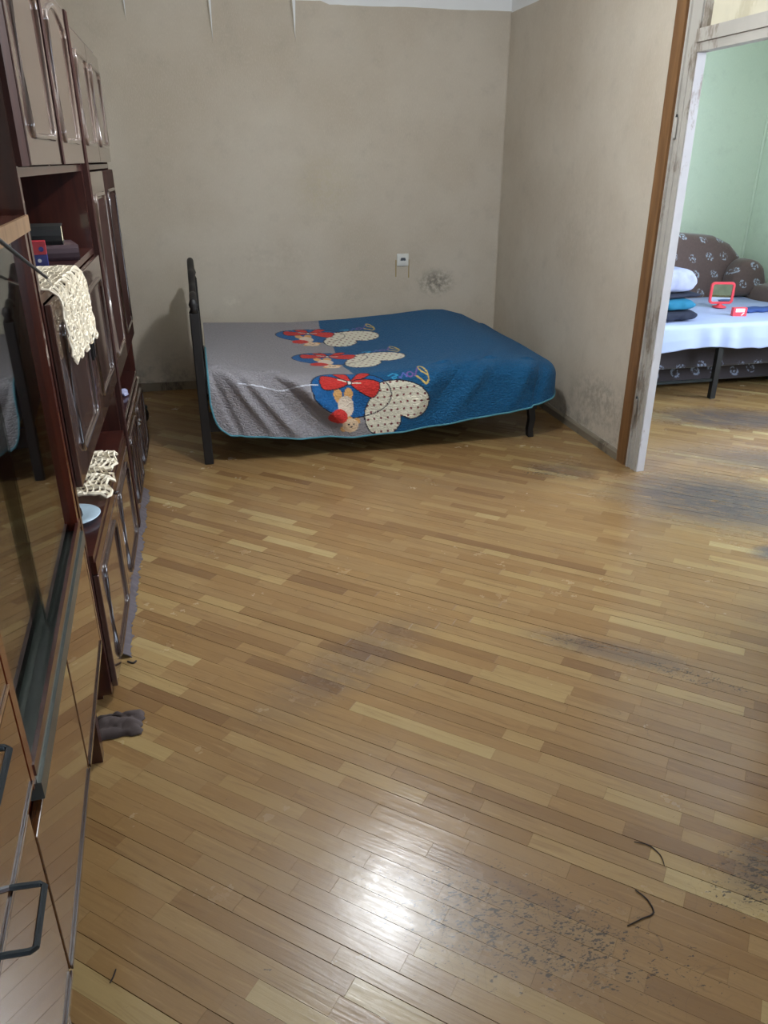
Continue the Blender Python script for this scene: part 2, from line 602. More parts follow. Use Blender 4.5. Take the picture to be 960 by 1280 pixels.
rp = random.Random(11)
planks = []          # (u centre, v centre, length)
for row in range(-60, 190):
    v = row * PW
    u = -6.5 + rp.random() * 0.4
    wide = rp.random() < 0.3
    while u < 6.0:
        L = rp.choice(LENS)
        planks.append((u + L / 2, v, L, wide))
        u += L
near, rest = [], []
for pl in planks:
    u, v, L, wide = pl
    cx, cy = u * CA - v * SA, u * SA + v * CA
    if not any(r[0] - 0.4 < cx < r[1] + 0.4 and r[2] - 0.4 < cy < r[3] + 0.4 for r in RECTS):
        continue
    px = to_px(cx, cy, 0)
    h = L / 2
    cor = [(cx + a * CA - b * SA, cy + a * SA + b * CA) for a, b in ((-h, -PW / 2), (h, -PW / 2), (h, PW / 2), (-h, PW / 2))]
    inside = all(XL < q[0] < XR and YF < q[1] < YB for q in cor)
    if inside and cx > -0.33 and -20 < px[0] < 980 and px[1] < 1300:
        near.append((px[2] ** 2 / L, cx, cy, L, wide))
    else:
        rest.append((cx, cy, L, wide))
near.sort()
for t in near[300:]:
    rest.append(t[1:])
near = near[:300]
GAP, WIDE = 0.00022, 0.0013
pm = {}
for L, wide in [(L, q) for L in LENS for q in (False, True)]:
    h, w, c = L / 2 - 0.00008, PW / 2 - (WIDE if wide else GAP), 0.0003
    b = MB()
    b.add([(-h, -w, -.014), (h, -w, -.014), (h, w, -.014), (-h, w, -.014),
           (-h, -w, -c), (h, -w, -c), (h, w, -c), (-h, w, -c),
           (-h + c, -w + c, 0), (h - c, -w + c, 0), (h - c, w - c, 0), (-h + c, w - c, 0)],
          [(0, 1, 5, 4), (1, 2, 6, 5), (2, 3, 7, 6), (3, 0, 4, 7), (4, 5, 9, 8), (5, 6, 10, 9), (6, 7, 11, 10), (7, 4, 8, 11), (8, 9, 10, 11)])
    me = bpy.data.meshes.new('parquet_board')
    me.from_pydata(b.v, [], b.f)
    me.materials.append(M['plank'])
    pm[(L, wide)] = me
for _, cx, cy, L, wide in near:
    o = bpy.data.objects.new('parquet_board', pm[(L, wide)])
    o.location = (cx, cy, rp.uniform(-0.0006, 0.0))
    o.rotation_euler = (0, 0, PLANK_ANG + rp.uniform(-0.0012, 0.0012))
    COL.objects.link(o)
    o.parent = floor
b = MB()
vals = []
for cx, cy, L, wide in rest:
    h, w = L / 2 - 0.00008, PW / 2 - (WIDE if wide else GAP)
    poly = [(cx + a * CA - q * SA, cy + a * SA + q * CA) for a, q in ((-h, -w), (h, -w), (h, w), (-h, w))]
    val = rp.random()
    dz = rp.uniform(-0.0006, 0.0)
    for r in RECTS:
        pp = clip_poly(poly, r)
        if len(pp) >= 3:
            n = len(pp)
            b.add([(p[0], p[1], dz) for p in pp] + [(p[0], p[1], -0.0135) for p in pp],
                  [tuple(range(n))] + [(i, n + i, n + (i + 1) % n, (i + 1) % n) for i in range(n)])
            vals += [val] * (n + 1)
me = bpy.data.meshes.new('parquet_boards')
me.from_pydata(b.v, [], b.f)
at = me.attributes.new('plank_value', 'FLOAT', 'FACE')
at.data.foreach_set('value', vals)
me.materials.append(M['plank_far'])
po = bpy.data.objects.new('parquet_boards', me)
COL.objects.link(po)
po.parent = floor
po['kind'] = 'stuff'

# walls (wallpaper up to ZP, whitewashed band above)
T = 0.15
struct(box('wall_left', 'wall', None, XL - T, XL, YF - T, YB + T, -0.05, ZC))
wb = struct(box('wall_back', 'white', None, XL, XR2, YB, YB + T, -0.05, ZC))
# wallpaper sheets with a slightly uneven upper edge
def paper_edge(x):
    return ZP + 0.012 * fbm((x * 2.1, 3.3, 0)) + (0.02 if x < 1.0 else 0.0) + 0.004 * fbm((x * 17, 1, 0))
SLITS = [(0.232, 2.285, 0.016), (0.775, 2.315, 0.022), (-0.30, 2.40, 0.012)]
seams = [XL] + sorted(s[0] for s in SLITS) + [1.31, 1.84, XR]
slit = {s[0]: s for s in SLITS}
for i in range(len(seams) - 1):
    a, c = seams[i], seams[i + 1]
    pts = [(a, 0.0), (c, 0.0)]
    if c in slit:
        pts += [(c, slit[c][1]), (c - slit[c][2] / 2, paper_edge(c))]
    else:
        pts += [(c, paper_edge(c))]
    k = int((c - a) / 0.06) + 1
    for j in range(k - 1, 0, -1):
        x = a + (c - a) * j / k
        pts.append((x, paper_edge(x)))
    if a in slit:
        pts += [(a + slit[a][2] / 2, paper_edge(a)), (a, slit[a][1])]
    else:
        pts += [(a, paper_edge(a))]
    o = MB().prism(pts, 1, YB - 0.003, YB).build('wallpaper_strip', 'wall', wb)
# curled paper flap beside each tear
for x, z, w in SLITS:
    pts = []
    mb = MB()
    n = 10
    for j in range(n + 1):
        t = j / n
        zz = z + (paper_edge(x) - z) * t
        pts.append((x - w / 2 * t, YB - 0.0035, zz))
        pts.append((x - w / 2 * t - 0.6 * w * t, YB - 0.004 - 0.022 * t, zz))
    mb.add(pts, [(2 * j, 2 * j + 1, 2 * j + 3, 2 * j + 2) for j in range(n)])
    o = mb.build('paper_flap', 'wall', wb)
    sm = o.modifiers.new('thick', 'SOLIDIFY')
    sm.thickness = 0.0006

DOOR_Y0, DOOR_Y1, DOOR_TOP = 2.08, 3.80, 2.50
wr = struct(MB().box(XR, XR2, DOOR_Y1, YB, -0.05, ZC).box(XR, XR2, YF - T, DOOR_Y0, -0.05, ZC)
            .box(XR, XR2, DOOR_Y0, DOOR_Y1, DOOR_TOP, ZC).build('wall_right', 'white'))
for (a, c) in ((DOOR_Y1, 4.33), (4.33, 4.88), (4.88, 5.43), (5.43, YB - 0.003)):
    pts = [(a, 0.0), (c, 0.0)]
    for j in range(9, -1, -1):
        y = a + (c - a) * j / 9
        pts.append((min(max(y, a), c), 2.535 + 0.01 * fbm((y * 2.3, 9.1, 0))))
    MB().prism(pts, 0, XR - 0.003, XR).build('wallpaper_strip', 'wall', wr)
box('wallpaper_strip', 'wall', wr, XR - 0.003, XR, YF, DOOR_Y0, 0, 2.535)
wf = struct(MB().box(XL, WIN1[0], YF - T, YF, -0.05, ZC).box(WIN1[1], XR, YF - T, YF, -0.05, ZC)
            .box(WIN1[0], WIN1[1], YF - T, YF, -0.05, WIN1[2]).box(WIN1[0], WIN1[1], YF - T, YF, WIN1[3], ZC)
            .build('wall_front', 'wall'))
struct(MB().box(XL - T, XR2, YF - T, YB + T, ZC, ZC + 0.1).build('ceiling', 'white'))
# raised ridge of paper running down the room corner
struct(MB().tube([(XR - 0.006, YB - 0.006, z) for z in np.linspace(0.02, 2.53, 24)],
                 [0.0045 + 0.0015 * fbm((0, 0, z * 9)) for z in np.linspace(0.02, 2.53, 24)], 6).build('trim_1', 'wall'))

# other room
struct(MB().box(XR2, OX + T, OY1, OY1 + T, -0.05, ZC).build('wall_other_back', 'green'))
struct(MB().box(OX, OX + T, OY0, WIN2[0], -0.05, ZC).box(OX, OX + T, WIN2[1], OY1, -0.05, ZC)
       .box(OX, OX + T, WIN2[0], WIN2[1], -0.05, WIN2[2]).box(OX, OX + T, WIN2[0], WIN2[1], WIN2[3], ZC)
       .build('wall_other_right', 'green'))
struct(box('wall_other_front', 'green', None, XR2, OX + T, OY0 - T, OY0, -0.05, ZC))
struct(MB().box(XR2, XR2 + 0.004, DOOR_Y1 + 0.02, OY1, 0, ZC).box(XR2, XR2 + 0.004, OY0, DOOR_Y0 - 0.02, 0, ZC).build('wall_other_left', 'green'))
struct(MB().box(XR2, OX + T, OY0 - T, OY1 + T, ZC, ZC + 0.1).build('ceiling_other', 'white'))
struct(box('baseboard_other', 'skirting', None, XR2 + 0.004, OX, OY1 - 0.018, OY1, 0, 0.07))
struct(MB().tube([(OX - 0.008, OY1 - 0.008, 0.02), (OX - 0.008, OY1 - 0.008, 2.78)], 0.012, 8).build('trim_2', 'green'))

# baseboards of the main room
struct(MB().prism([(XR - 0.003, 0), (XR - 0.024, 0), (XR - 0.024, 0.042), (XR - 0.014, 0.055), (XR - 0.003, 0.055)], 1, DOOR_Y1, YB - 0.02)
       .build('baseboard_right', 'skirting'))
struct(box('baseboard_back', 'skirting', None, XL, XR - 0.024, YB - 0.023, YB - 0.003, 0, 0.06))
struct(box('baseboard_right_front', 'skirting', None, XR - 0.022, XR - 0.003, YF, DOOR_Y0, 0, 0.055))

# windows
def window(name, horiz, a0, a1, z0, z1, pl):
    e = sempty(name)
    def bx(nm, mat, a, c, z, zz, d0, d1):
        if horiz:
            return box(nm, mat, e, a, c, pl + d0, pl + d1, z, zz)
        return box(nm, mat, e, pl + d0, pl + d1, a, c, z, zz)
    fw = 0.06
    bx('window_frame', 'frame_paint', a0, a1, z0, z0 + fw, 0.03, 0.09)
    bx('window_frame', 'frame_paint', a0, a1, z1 - fw, z1, 0.03, 0.09)
    bx('window_frame', 'frame_paint', a0, a0 + fw, z0 + fw, z1 - fw, 0.03, 0.09)
    bx('window_frame', 'frame_paint', a1 - fw, a1, z0 + fw, z1 - fw, 0.03, 0.09)
    mid = (a0 + a1) / 2
    bx('mullion', 'frame_paint', mid - 0.03, mid + 0.03, z0 + fw, z1 - fw, 0.03, 0.09)
    bx('pane', 'pane', a0 + fw, mid - 0.03, z0 + fw, z1 - fw, 0.058, 0.062)
    bx('pane', 'pane', mid + 0.03, a1 - fw, z0 + fw, z1 - fw, 0.058, 0.062)
    return e
window('window_1', True, WIN1[0], WIN1[1], WIN1[2], WIN1[3], YF - 0.12)
window('window_2', False, WIN2[0], WIN2[1], WIN2[2], WIN2[3], OX)

# door frame with transom light
d1 = sempty('door_1')
for sgn, y in ((1, DOOR_Y1), (-1, DOOR_Y0)):
    def yy(v):
        return y - sgn * v
    box('casing', 'brown_casing', d1, XR - 0.022, XR - 0.0035, yy(-0.005), yy(0.078), 0.0, 2.58)
    j = box('jamb', 'frame_paint', d1, XR - 0.006, XR + 0.045, yy(0.0785), yy(0.185), 0.0, DOOR_TOP)
    box('jamb_bead', 'frame_paint', j, XR - 0.016, XR - 0.006, yy(0.092), yy(0.108), 0.0, DOOR_TOP)
    box('jamb_bead', 'frame_paint', j, XR - 0.012, XR - 0.006, yy(0.140), yy(0.150), 0.0, 2.04)
    box('stop_face', 'frame_paint2', j, XR + 0.001, XR + 0.045, yy(0.185), yy(0.189), 0.0, 2.044)
    box('jamb_liner', 'frame_paint', d1, XR + 0.002, XR2, yy(0.0), yy(0.0784), 0.0, DOOR_TOP) if sgn < 0 else None
    for z in (1.74, 0.36):
        h = MB().tube([(XR - 0.016, yy(0.115), z - 0.045), (XR - 0.016, yy(0.115), z + 0.045)], 0.009, 8).build('hinge', 'frame_paint', d1)
        MB().tube([(XR - 0.016, yy(0.115), z + 0.045), (XR - 0.016, yy(0.115), z + 0.058)], [0.006, 0.003], 8).build('hinge_pin', 'steel', h)
tb = box('transom_bar', 'frame_paint', d1, XR - 0.008, XR + 0.045, DOOR_Y0 + 0.189, DOOR_Y1 - 0.189, 2.045, 2.135)
box('transom_ledge', 'frame_paint', tb, XR - 0.02, XR - 0.008, DOOR_Y0 + 0.189, DOOR_Y1 - 0.189, 2.082, 2.135)
box('head', 'frame_paint', d1, XR - 0.008, XR + 0.045, DOOR_Y0 + 0.189, DOOR_Y1 - 0.189, 2.42, DOOR_TOP)
box('head_casing', 'brown_casing', d1, XR - 0.022, XR - 0.0035, DOOR_Y0 + 0.08, DOOR_Y1 - 0.08, 2.50, 2.58)
for yv in (DOOR_Y1 - 0.189, (DOOR_Y0 + DOOR_Y1) / 2 + 0.02, DOOR_Y0 + 0.229):
    box('transom_stile', 'frame_paint', d1, XR + 0.0, XR + 0.04, yv - 0.04, yv, 2.135, 2.42)
for ya, yc in ((DOOR_Y1 - 0.229, (DOOR_Y0 + DOOR_Y1) / 2 + 0.02), ((DOOR_Y0 + DOOR_Y1) / 2 - 0.02, DOOR_Y0 + 0.229)):
    box('transom_pane', 'painted_pane', d1, XR + 0.018, XR + 0.022, yc, ya, 2.135, 2.42)

# wall socket with the old yellow drips under it (flat stains on the paper)
sk = thing('wall_socket', 'small white square wall socket on the beige wallpaper above the bed', 'socket', (1.53, YB - 0.003, 0.905))
box('plate', 'socket', sk, -0.046, 0.046, -0.012, 0, -0.046, 0.046, bevel=0.005)
MB().prism([(0.030 * cos(2 * pi * k / 20), 0.030 * sin(2 * pi * k / 20)) for k in range(20)], 1, -0.020, -0.012).build('outlet', 'socket', sk)
for x in (-0.010, 0.010):
    MB().prism([(x + 0.006 * cos(2 * pi * k / 10), 0.006 * sin(2 * pi * k / 10)) for k in range(10)], 1, -0.0215, -0.0195).build('hole', 'socket_dark', sk)
MB().prism([(-0.022, -0.004), (-0.016, 0.016), (0.016, 0.016), (0.022, -0.004)], 1, -0.0208, -0.0198).build('outlet_shade', 'socket_dark', sk)
for x, l in ((-0.052, 0.125), (0.050, 0.135)):
    p = [(x - 0.004, 0.03), (x + 0.004, 0.03)]
    q = [(x + 0.004 + 0.002 * fbm((k, x, 0)), 0.03 - (l) * k / 6) for k in range(1, 7)]
    r = [(x - 0.004 + 0.002 * fbm((k, 5 + x, 0)), 0.03 - (l) * k / 6) for k in range(6, 0, -1)]
    o = MB().prism([(1.53 + a, 0.905 + c - 0.03) for a, c in (p + q + r)], 1, YB - 0.0036, YB - 0.003).build('drip_stain', 'drip', wb)

# ------------------------------------------------------------------ wall units on the left
def panel_door(parent, y0, y1, z0, z1, mat='cab_door', inset=0.085, zin=None, name='door', mold='mold', x=0.0, grooves=0, arch=False):
    """flat glossy leaf with a raised moulding frame (lies in the plane x)"""
    d = box(name, mat, parent, x, x + 0.018, y0, y1, z0, z1, bevel=0.003)
    zi = inset if zin is None else zin
    a, c, e, f = y0 + inset, y1 - inset, z0 + zi, z1 - zi
    r = 0.03
    pts = []
    for (cy, cz, t0) in ((c - r, f - r, 0), (a + r, f - r, 90), (a + r, e + r, 180), (c - r, e + r, 270)):
        for k in range(5):
            t = radians(t0 + k * 22.5)
            pts.append((x + 0.019, cy + r * cos(t), cz + r * sin(t)))
    if arch:
        n0 = len(pts)
        top = []
        for k in range(1, 10):
            t = k / 10
            top.append((x + 0.019, c - r + (a - c + 2 * r) * t, f + 0.035 * sin(pi * t)))
        pts = pts[:5] + top + pts[5:]
    pts.append(pts[0])
    MB().tube(pts, 0.009, 6, False).build('moulding', mold, d, smooth=True)
    for g in range(grooves):
        gy = a + (c - a) * (g + 1) / (grooves + 1)
        box('bead', mold, d, x + 0.018, x + 0.024, gy - 0.008, gy + 0.008, e, f)
    return d


def tower(name, label, loc, width, niche, lower, doors2, depth=0.45, top=2.10):
    t = thing(name, label, 'cabinet', loc)
    th = 0.024
    for a in (0.0, width - th):
        box('side_panel', 'cab', t, -depth, 0.0, a, a + th, 0.035, top)
    box('plinth', 'cab', t, -depth + 0.02, -0.035, 0.03, width - 0.03, 0.0, 0.035)
    box('back_panel', 'cab_in', t, -depth, -depth + 0.008, th, width - th, 0.035, top)
    box('bottom_board', 'cab', t, -depth + 0.008, -0.002, th, width - th, 0.035, 0.055)
    for nm, z in (('shelf', lower - 0.022), ('shelf', niche), ('shelf', doors2), ('shelf', 1.562), ('top_board', top - 0.022)):
        if z is None:
            continue
        box(nm, 'cab', t, -depth + 0.008, 0.012 if z == lower - 0.022 else -0.001, th, width - th, z, z + 0.022)
    box('divider', 'cab', t, -depth + 0.008, -0.02, width / 2 - 0.012, width / 2 + 0.012, 1.584, top - 0.022)
    return t


UX = -0.40
t_mid = tower('wall_unit', 'dark wooden wall unit with bookshelf niche and crochet doilies, next to the glass cabinet', (UX, 2.15, 0), 1.255, 0.742, 0.525, 1.262)
for a, c in ((0.028, 0.624), (0.630, 1.226)):
    panel_door(t_mid, a, c, 0.045, 0.455, inset=0.105, zin=0.035, name='lower_door')
box('drawer_strip', 'cab', t_mid, 0.0, 0.016, 0.028, 1.226, 0.460, 0.500)
kn = MB().lathe([(0.006, 0), (0.009, 0.006), (0.009, 0.012), (0.004, 0.016)], 0, 0, 12).build('knob', 'mold', t_mid)
kn.location, kn.rotation_euler = (0.016, 0.625, 0.48), (0, pi / 2, 0)
for a, c in ((0.028, 0.624), (0.630, 1.226)):
    d = panel_door(t_mid, a, c, 0.745, 1.258, inset=0.10, zin=0.075, name='flap_door')
    box('pull', 'black', d, 0.018, 0.026, (0.60 if a < 0.1 else 0.645), (0.608 if a < 0.1 else 0.653), 0.98, 1.06)
for a, c in ((0.105, 0.635), (0.680, 1.215)):
    panel_door(t_mid, a, c, 1.588, 2.085, inset=0.075, zin=0.07, name='upper_door', mold='mold_gold', arch=True)
box('post', 'cab_matte', t_mid, 0.0005, 0.014, 0.0, 0.10, 1.586, 2.10)
box('post', 'cab_matte', t_mid, 0.0005, 0.022, 0.640, 0.676, 1.588, 2.085)  # dull dark strip, its colour standing in for the shaded gap between the doors

t_far = thing('wall_unit', 'dark wooden wall unit with tall panelled doors, beside the bed headboard', 'cabinet', (UX - 0.005, 3.425, 0))
wd, dp = 1.13, 0.45
for a in (0.0, wd - 0.024):
    box('side_panel', 'cab', t_far, -dp, 0.0, a, a + 0.024, 0.035, 2.08)
box('post', 'cab_matte', t_far, 0.0005, 0.024, -0.010, 0.055, 0.035, 2.09)
box('plinth', 'cab', t_far, -dp + 0.02, -0.03, 0.03, wd - 0.03, 0.0, 0.035)
box('back_panel', 'cab_in', t_far, -dp, -dp + 0.008, 0.024, wd - 0.024, 0.035, 2.08)
for z in (0.035, 0.485, 0.705, 1.562, 2.058):
    box('shelf', 'cab', t_far, -dp + 0.008, 0.0, 0.024, wd - 0.024, z, z + 0.02)
MB().box(0.0, 0.004, 0.035, wd, 0.486, 0.503).build('shelf_edge', 'mold_gold', t_far)
for a, c in ((0.060, 0.590), (0.596, 1.126)):
    d = panel_door(t_far, a, c, 0.045, 0.47, inset=0.07, zin=0.05, name='lower_door', grooves=3, x=0.001)
    k = MB().lathe([(0.008, 0), (0.012, 0.008), (0.012, 0.014), (0.004, 0.02)], 0, 0, 12).build('knob', 'chrome', d)
    k.location, k.rotation_euler = (0.019, (c - 0.03 if a < 0.1 else a + 0.03), 0.36), (0, pi / 2, 0)
    td = panel_door(t_far, a, c, 0.712, 1.556, 'cab_door' if a < 0.1 else 'cab_matte', inset=0.09, zin=0.09, name='tall_door', x=0.001, mold='mold_gold' if a < 0.1 else 'mold')
    box('inset_panel', 'cab_matte', td, 0.0192, 0.022, a + 0.105, c - 0.105, 0.82, 1.448)
    panel_door(t_far, a, c, 1.590, 2.054, inset=0.085, zin=0.07, name='upper_door', mold='mold_gold', x=0.001)
box('pull', 'chrome', t_far, 0.02, 0.032, 0.572, 0.594, 0.30, 0.33)

# near display cabinet, turned a little towards the room
PHI = radians(2.75)
t_gl = thing('display_cabinet', 'polished brown display cabinet with glass front and glossy lower doors on legs', 'cabinet', (-0.38, 2.0, 0), PHI)
D = 0.41
SN = -1.95       # near end of the cabinet
for s_ in (-0.10, -1.0, SN + 0.1):
    for xx in (-0.055, -D + 0.06):
        MB().prism([(xx - 0.022, s_ - 0.022), (xx + 0.022, s_ - 0.022), (xx + 0.022, s_ + 0.022), (xx - 0.022, s_ + 0.022)], 2, 0.0, 0.332).build('leg', 'cab', t_gl)
box('lower_body', 'redwood', t_gl, -D, -0.014, SN, 0.0, 0.332, 0.655)
for a, c, z1 in ((-0.528, -0.012, 0.645), (-1.030, -0.542, 0.645), (-1.53, -1.040, 0.706), (SN + 0.005, -1.540, 0.706)):
    d = box('glossy_door', 'gloss', t_gl, -0.012, 0.004, a, c, 0.336, z1, bevel=0.002)
    box('edge_strip', 'mold', d, 0.0045, 0.008, a, c, 0.336, 0.346)
box('end_strip', 'edge', t_gl, -0.012, 0.005, -0.0115, 0.004, 0.336, 0.66)
box('track', 'rail', t_gl, -0.05, 0.010, -0.96, 0.0, 0.656, 0.690)
box('track', 'rail', t_gl, -0.05, 0.004, -0.96, 0.0, 0.6905, 0.705)
box('track_lip', 'cab', t_gl, -0.002, 0.006, -0.96, 0.0, 0.7055, 0.728)
# glazed upper part
for a, c in ((-0.030, 0.0), (-0.985, -0.958)):
    box('post', 'redwood', t_gl, -0.05, 0.004, a, c, 0.70, 1.452)
box('far_side', 'cab', t_gl, -D, -0.05, -0.022, 0.0, 0.66, 1.452)
box('near_side', 'redwood', t_gl, -D, -0.05, -0.98, -0.96, 0.66, 1.452)
box('back_panel', 'cab', t_gl, -D, -D + 0.008, SN, -0.022, 0.66, 1.452)
box('floor_board', 'cab', t_gl, -D + 0.008, -0.05, -0.96, -0.022, 0.66, 0.68)
box('glass_shelf', 'glass', t_gl, -D + 0.01, -0.06, -0.955, -0.025, 1.09, 1.096)
box('glass_pane', 'glass', t_gl, -0.016, -0.012, -0.56, -0.030, 0.7285, 1.450)
box('glass_pane', 'glass', t_gl, -0.030, -0.026, -0.958, -0.50, 0.7285, 1.450)
tp = box('top_board', 'redwood', t_gl, -D, 0.004, SN, 0.012, 1.4525, 1.485)
box('top_edge', 'edge', tp, 0.0045, 0.012, SN, 0.018, 1.452, 1.486)
# drawers nearer than the glass
box('drawer_body', 'redwood', t_gl, -D + 0.01, -0.016, SN, -0.987, 0.71, 1.452)
z = 0.716
for k in range(4):
    d = box('drawer_front', 'gloss', t_gl, -0.014, 0.004, SN + 0.004, -0.990, z, z + 0.177, bevel=0.003)
    if k < 2:
        box('drawer_edge', 'mold' if k == 0 else 'edge', d, 0.0045, 0.007, SN + 0.004, -0.990, z + 0.002, z + 0.007)
    zz = z + 0.06 if k else z + 0.012
    for s_ in ((-1.245,) if k < 3 else ()):
        MB().tube([(0.004, s_ + 0.05, zz), (0.040, s_ + 0.05, zz - 0.004), (0.046, s_ + 0.046, zz - 0.005), (0.046, s_ - 0.046, zz - 0.005),
                   (0.040, s_ - 0.05, zz - 0.004), (0.004, s_ - 0.05, zz)], 0.0045, 6).build('handle', 'steel', d)
    z += 0.184

# ------------------------------------------------------------------ things on the wall units
def crochet(name, label, loc, nu, nv, fn, th=0.0045, keep=lambda i, j: True):
    """open-work net: a grid whose cells stay open"""
    bm = bmesh.new()
    g = [[bm.verts.new(fn(i / nu, j / nv)) for j in range(nv + 1)] for i in range(nu + 1)]
    for i in range(nu):
        for j in range(nv):
            if keep(i, j):
                bm.faces.new((g[i][j], g[i + 1][j], g[i + 1][j + 1], g[i][j + 1]))
    for v in [v for v in bm.verts if not v.link_faces]:
        bm.verts.remove(v)
    me = bpy.data.meshes.new(name)
    bm.to_mesh(me)
    bm.free()
    me.materials.append(M['crochet'])
    o = bpy.data.objects.new(name, me)
    COL.objects.link(o)
    o.location = loc
    w = o.modifiers.new('net', 'WIREFRAME')
    w.thickness, w.use_even_offset, w.use_boundary = th, False, True
    tag(o, label, 'doily', None)
    return o


SH = 1.284
rc = random.Random(5)
jit = {}


def hang(u, v):
    y = 0.02 + 0.52 * u
    L = 0.16 + 0.22 * v * (1.0 - 0.10 * u)
    e = v * 0.42
    zig = 0.028 * abs(sin(u * pi * 4.5 + 0.6)) * v
    k = (round(u, 4), round(v, 4))
    if k not in jit:
        jit[k] = (rc.uniform(-0.006, 0.006), rc.uniform(-0.006, 0.006), rc.uniform(0, 0.006))
    j = jit[k]
    flat = 0.15
    if e < flat:
        x, zz = -(flat - e), 0.006
    else:
        q = e - flat
        x, zz = 0.004 + 0.008 * min(1, q * 20), 0.006 - q * (0.66 + 0.08 * u) - zig
    y += 0.05 * (1 - v) * (0.5 - u) * 0.6 + j[0]
    return (x + j[2] + 0.012 * max(0, e - flat) / 0.27, y, zz + j[1] * (1 if e > flat else 0.3))


crochet('crochet_doily', 'cream crochet doily hanging over the edge of the bookshelf niche', (UX + 0.02, 2.20, SH), 26, 24, hang, 0.0075)


def lower_lace(u, v):
    k = ('l', round(u, 4), round(v, 4))
    if k not in jit:
        jit[k] = (rc.uniform(-0.006, 0.006), rc.uniform(-0.006, 0.006), rc.uniform(0, 0.010))
    j = jit[k]
    x = -0.16 + 0.175 * u + 0.012 * sin(v * pi * 6)
    y = 0.03 + 0.44 * v
    d = max(0.0, x - 0.012)
    return (min(x, 0.024) + j[0] * 0.5, y + j[1], 0.005 + j[2] + 0.012 * abs(sin(v * pi * 5 + u * 3)) - d * 0.9)


crochet('crochet_doily', 'cream lace doily lying on the low shelf behind the saucer', (UX, 2.58, 0.526), 9, 17, lower_lace, 0.0125,
        lambda i, j: (i * 7 + j * 3) % 5 != 0)

sa = thing('saucer', 'pale blue saucer with a dark cup base on the low shelf of the wall unit', 'saucer', (-0.478, 2.455, 0.5255))
MB().lathe([(0.040, 0), (0.046, 0.004), (0.082, 0.013), (0.088, 0.018), (0.085, 0.020), (0.046, 0.009), (0.0, 0.008)], 0, 0, 36).build('dish', 'saucer', sa, smooth=True)
MB().lathe([(0.028, 0.0085), (0.032, 0.014), (0.030, 0.034), (0.026, 0.034), (0.02, 0.018), (0.0, 0.016)], 0, 0, 24).build('cup_base', 'saucer_dark', sa, smooth=True)


def book(name, label, loc, rz, w, d, h, cover, pages):
    """lies flat, spine towards the room (local -y), width w along x"""
    t = thing(name, label, 'book', loc, rz)
    c = 0.004
    box('cover', cover, t, 0, w, 0, d, 0, c, bevel=0.001)
    box('cover', cover, t, 0, w, 0, d, h - c, h, bevel=0.001)
    MB().prism([(0, 0), (0, h), (-0.005, h * 0.8), (-0.007, h * 0.5), (-0.005, h * 0.2)], 0, 0, w).build('spine', cover, t)
    box('page_block', pages, t, 0.004, w - 0.004, 0.001, d - 0.005, c, h - c)
    return t


# niche shelf top is at z = 1.284
a1 = book('photo_album', 'plum photo album lying under the black book in the niche', (-0.640, 2.90, SH + 0.0005), radians(14), 0.25, 0.20, 0.050, 'album', 'album_page')
book('hardback_book', 'black book with yellowed pages lying on the plum album', (-0.640, 2.95, SH + 0.0510), radians(6), 0.195, 0.15, 0.060, 'book_black', 'pages')
sb = thing('small_carton', 'small red and blue carton beside the books in the niche', 'box', (-0.500, 2.80, SH + 0.0005), radians(8))
box('lower_half', 'blue_box', sb, -0.024, 0.024, -0.028, 0.028, 0.0, 0.038)
box('upper_half', 'red_box', sb, -0.024, 0.024, -0.028, 0.028, 0.0385, 0.078)
MB().prism([(0.010 + 0.008 * cos(k * pi / 5), 0.055 + 0.008 * sin(k * pi / 5)) for k in range(10)], 1, -0.029, -0.028).build('emblem', 'blue_box', sb)
MB().prism([(0.000 + 0.006 * cos(k * pi / 5), 0.020 + 0.006 * sin(k * pi / 5)) for k in range(10)], 1, -0.029, -0.028).build('emblem', 'label_white', sb)

rod = thing('antenna_rod', 'thin black rod with silver tip leaning from the niche past the glass cabinet', 'antenna', (-0.362, 2.19, 1.30))
P0, P1 = Vector((0.014, -0.20, 0.050)), Vector((0.052, -0.78, 0.185))
MB().tube([P0, P1], [0.0032, 0.0038], 8).build('rod', 'black', rod)
MB().tube([Vector((-0.01, 0.0, 0.002)), Vector((0.004, -0.11, 0.028)), P0], [0.0018, 0.0028, 0.003], 8).build('tip', 'chrome', rod)

cp = thing('paper_scrap', 'crumpled white paper scrap on the low shelf of the unit by the bed', 'paper', (-0.43, 4.02, 0.5055))
bm = bmesh.new()
bmesh.ops.create_icosphere(bm, subdivisions=2, radius=0.035)
for v in bm.verts:
    k = 0.72 + 0.5 * fbm(v.co * 30)
    v.co = Vector((v.co.x * 0.8 * k, v.co.y * 1.3 * k, (v.co.z * 0.7 * k)))
zmin = min(v.co.z for v in bm.verts)
for v in bm.verts:
    v.co.z -= zmin
me = bpy.data.meshes.new('crumple')
bm.to_mesh(me)
bm.free()
me.materials.append(M['cl_white'])
o = bpy.data.objects.new('crumple', me)
COL.objects.link(o)
o.parent = cp

# rags and bits on the floor along the units
def lumpy(name, pts, r, mat, seed, n=10):
    mb = MB()
    mb.tube(pts, r, n)
    vs = []
    for p in mb.v:
        d = 0.012 * fbm((p[0] * 40 + seed, p[1] * 40, p[2] * 40)) + 0.006 * fbm((p[0] * 110, p[1] * 110 + seed, p[2] * 90))
        vs.append((p[0] + d, p[1] + d * 0.6, max(0.0008, p[2] + d)))
    mb.v = vs
    return mb.build(name, mat, None, smooth=True)


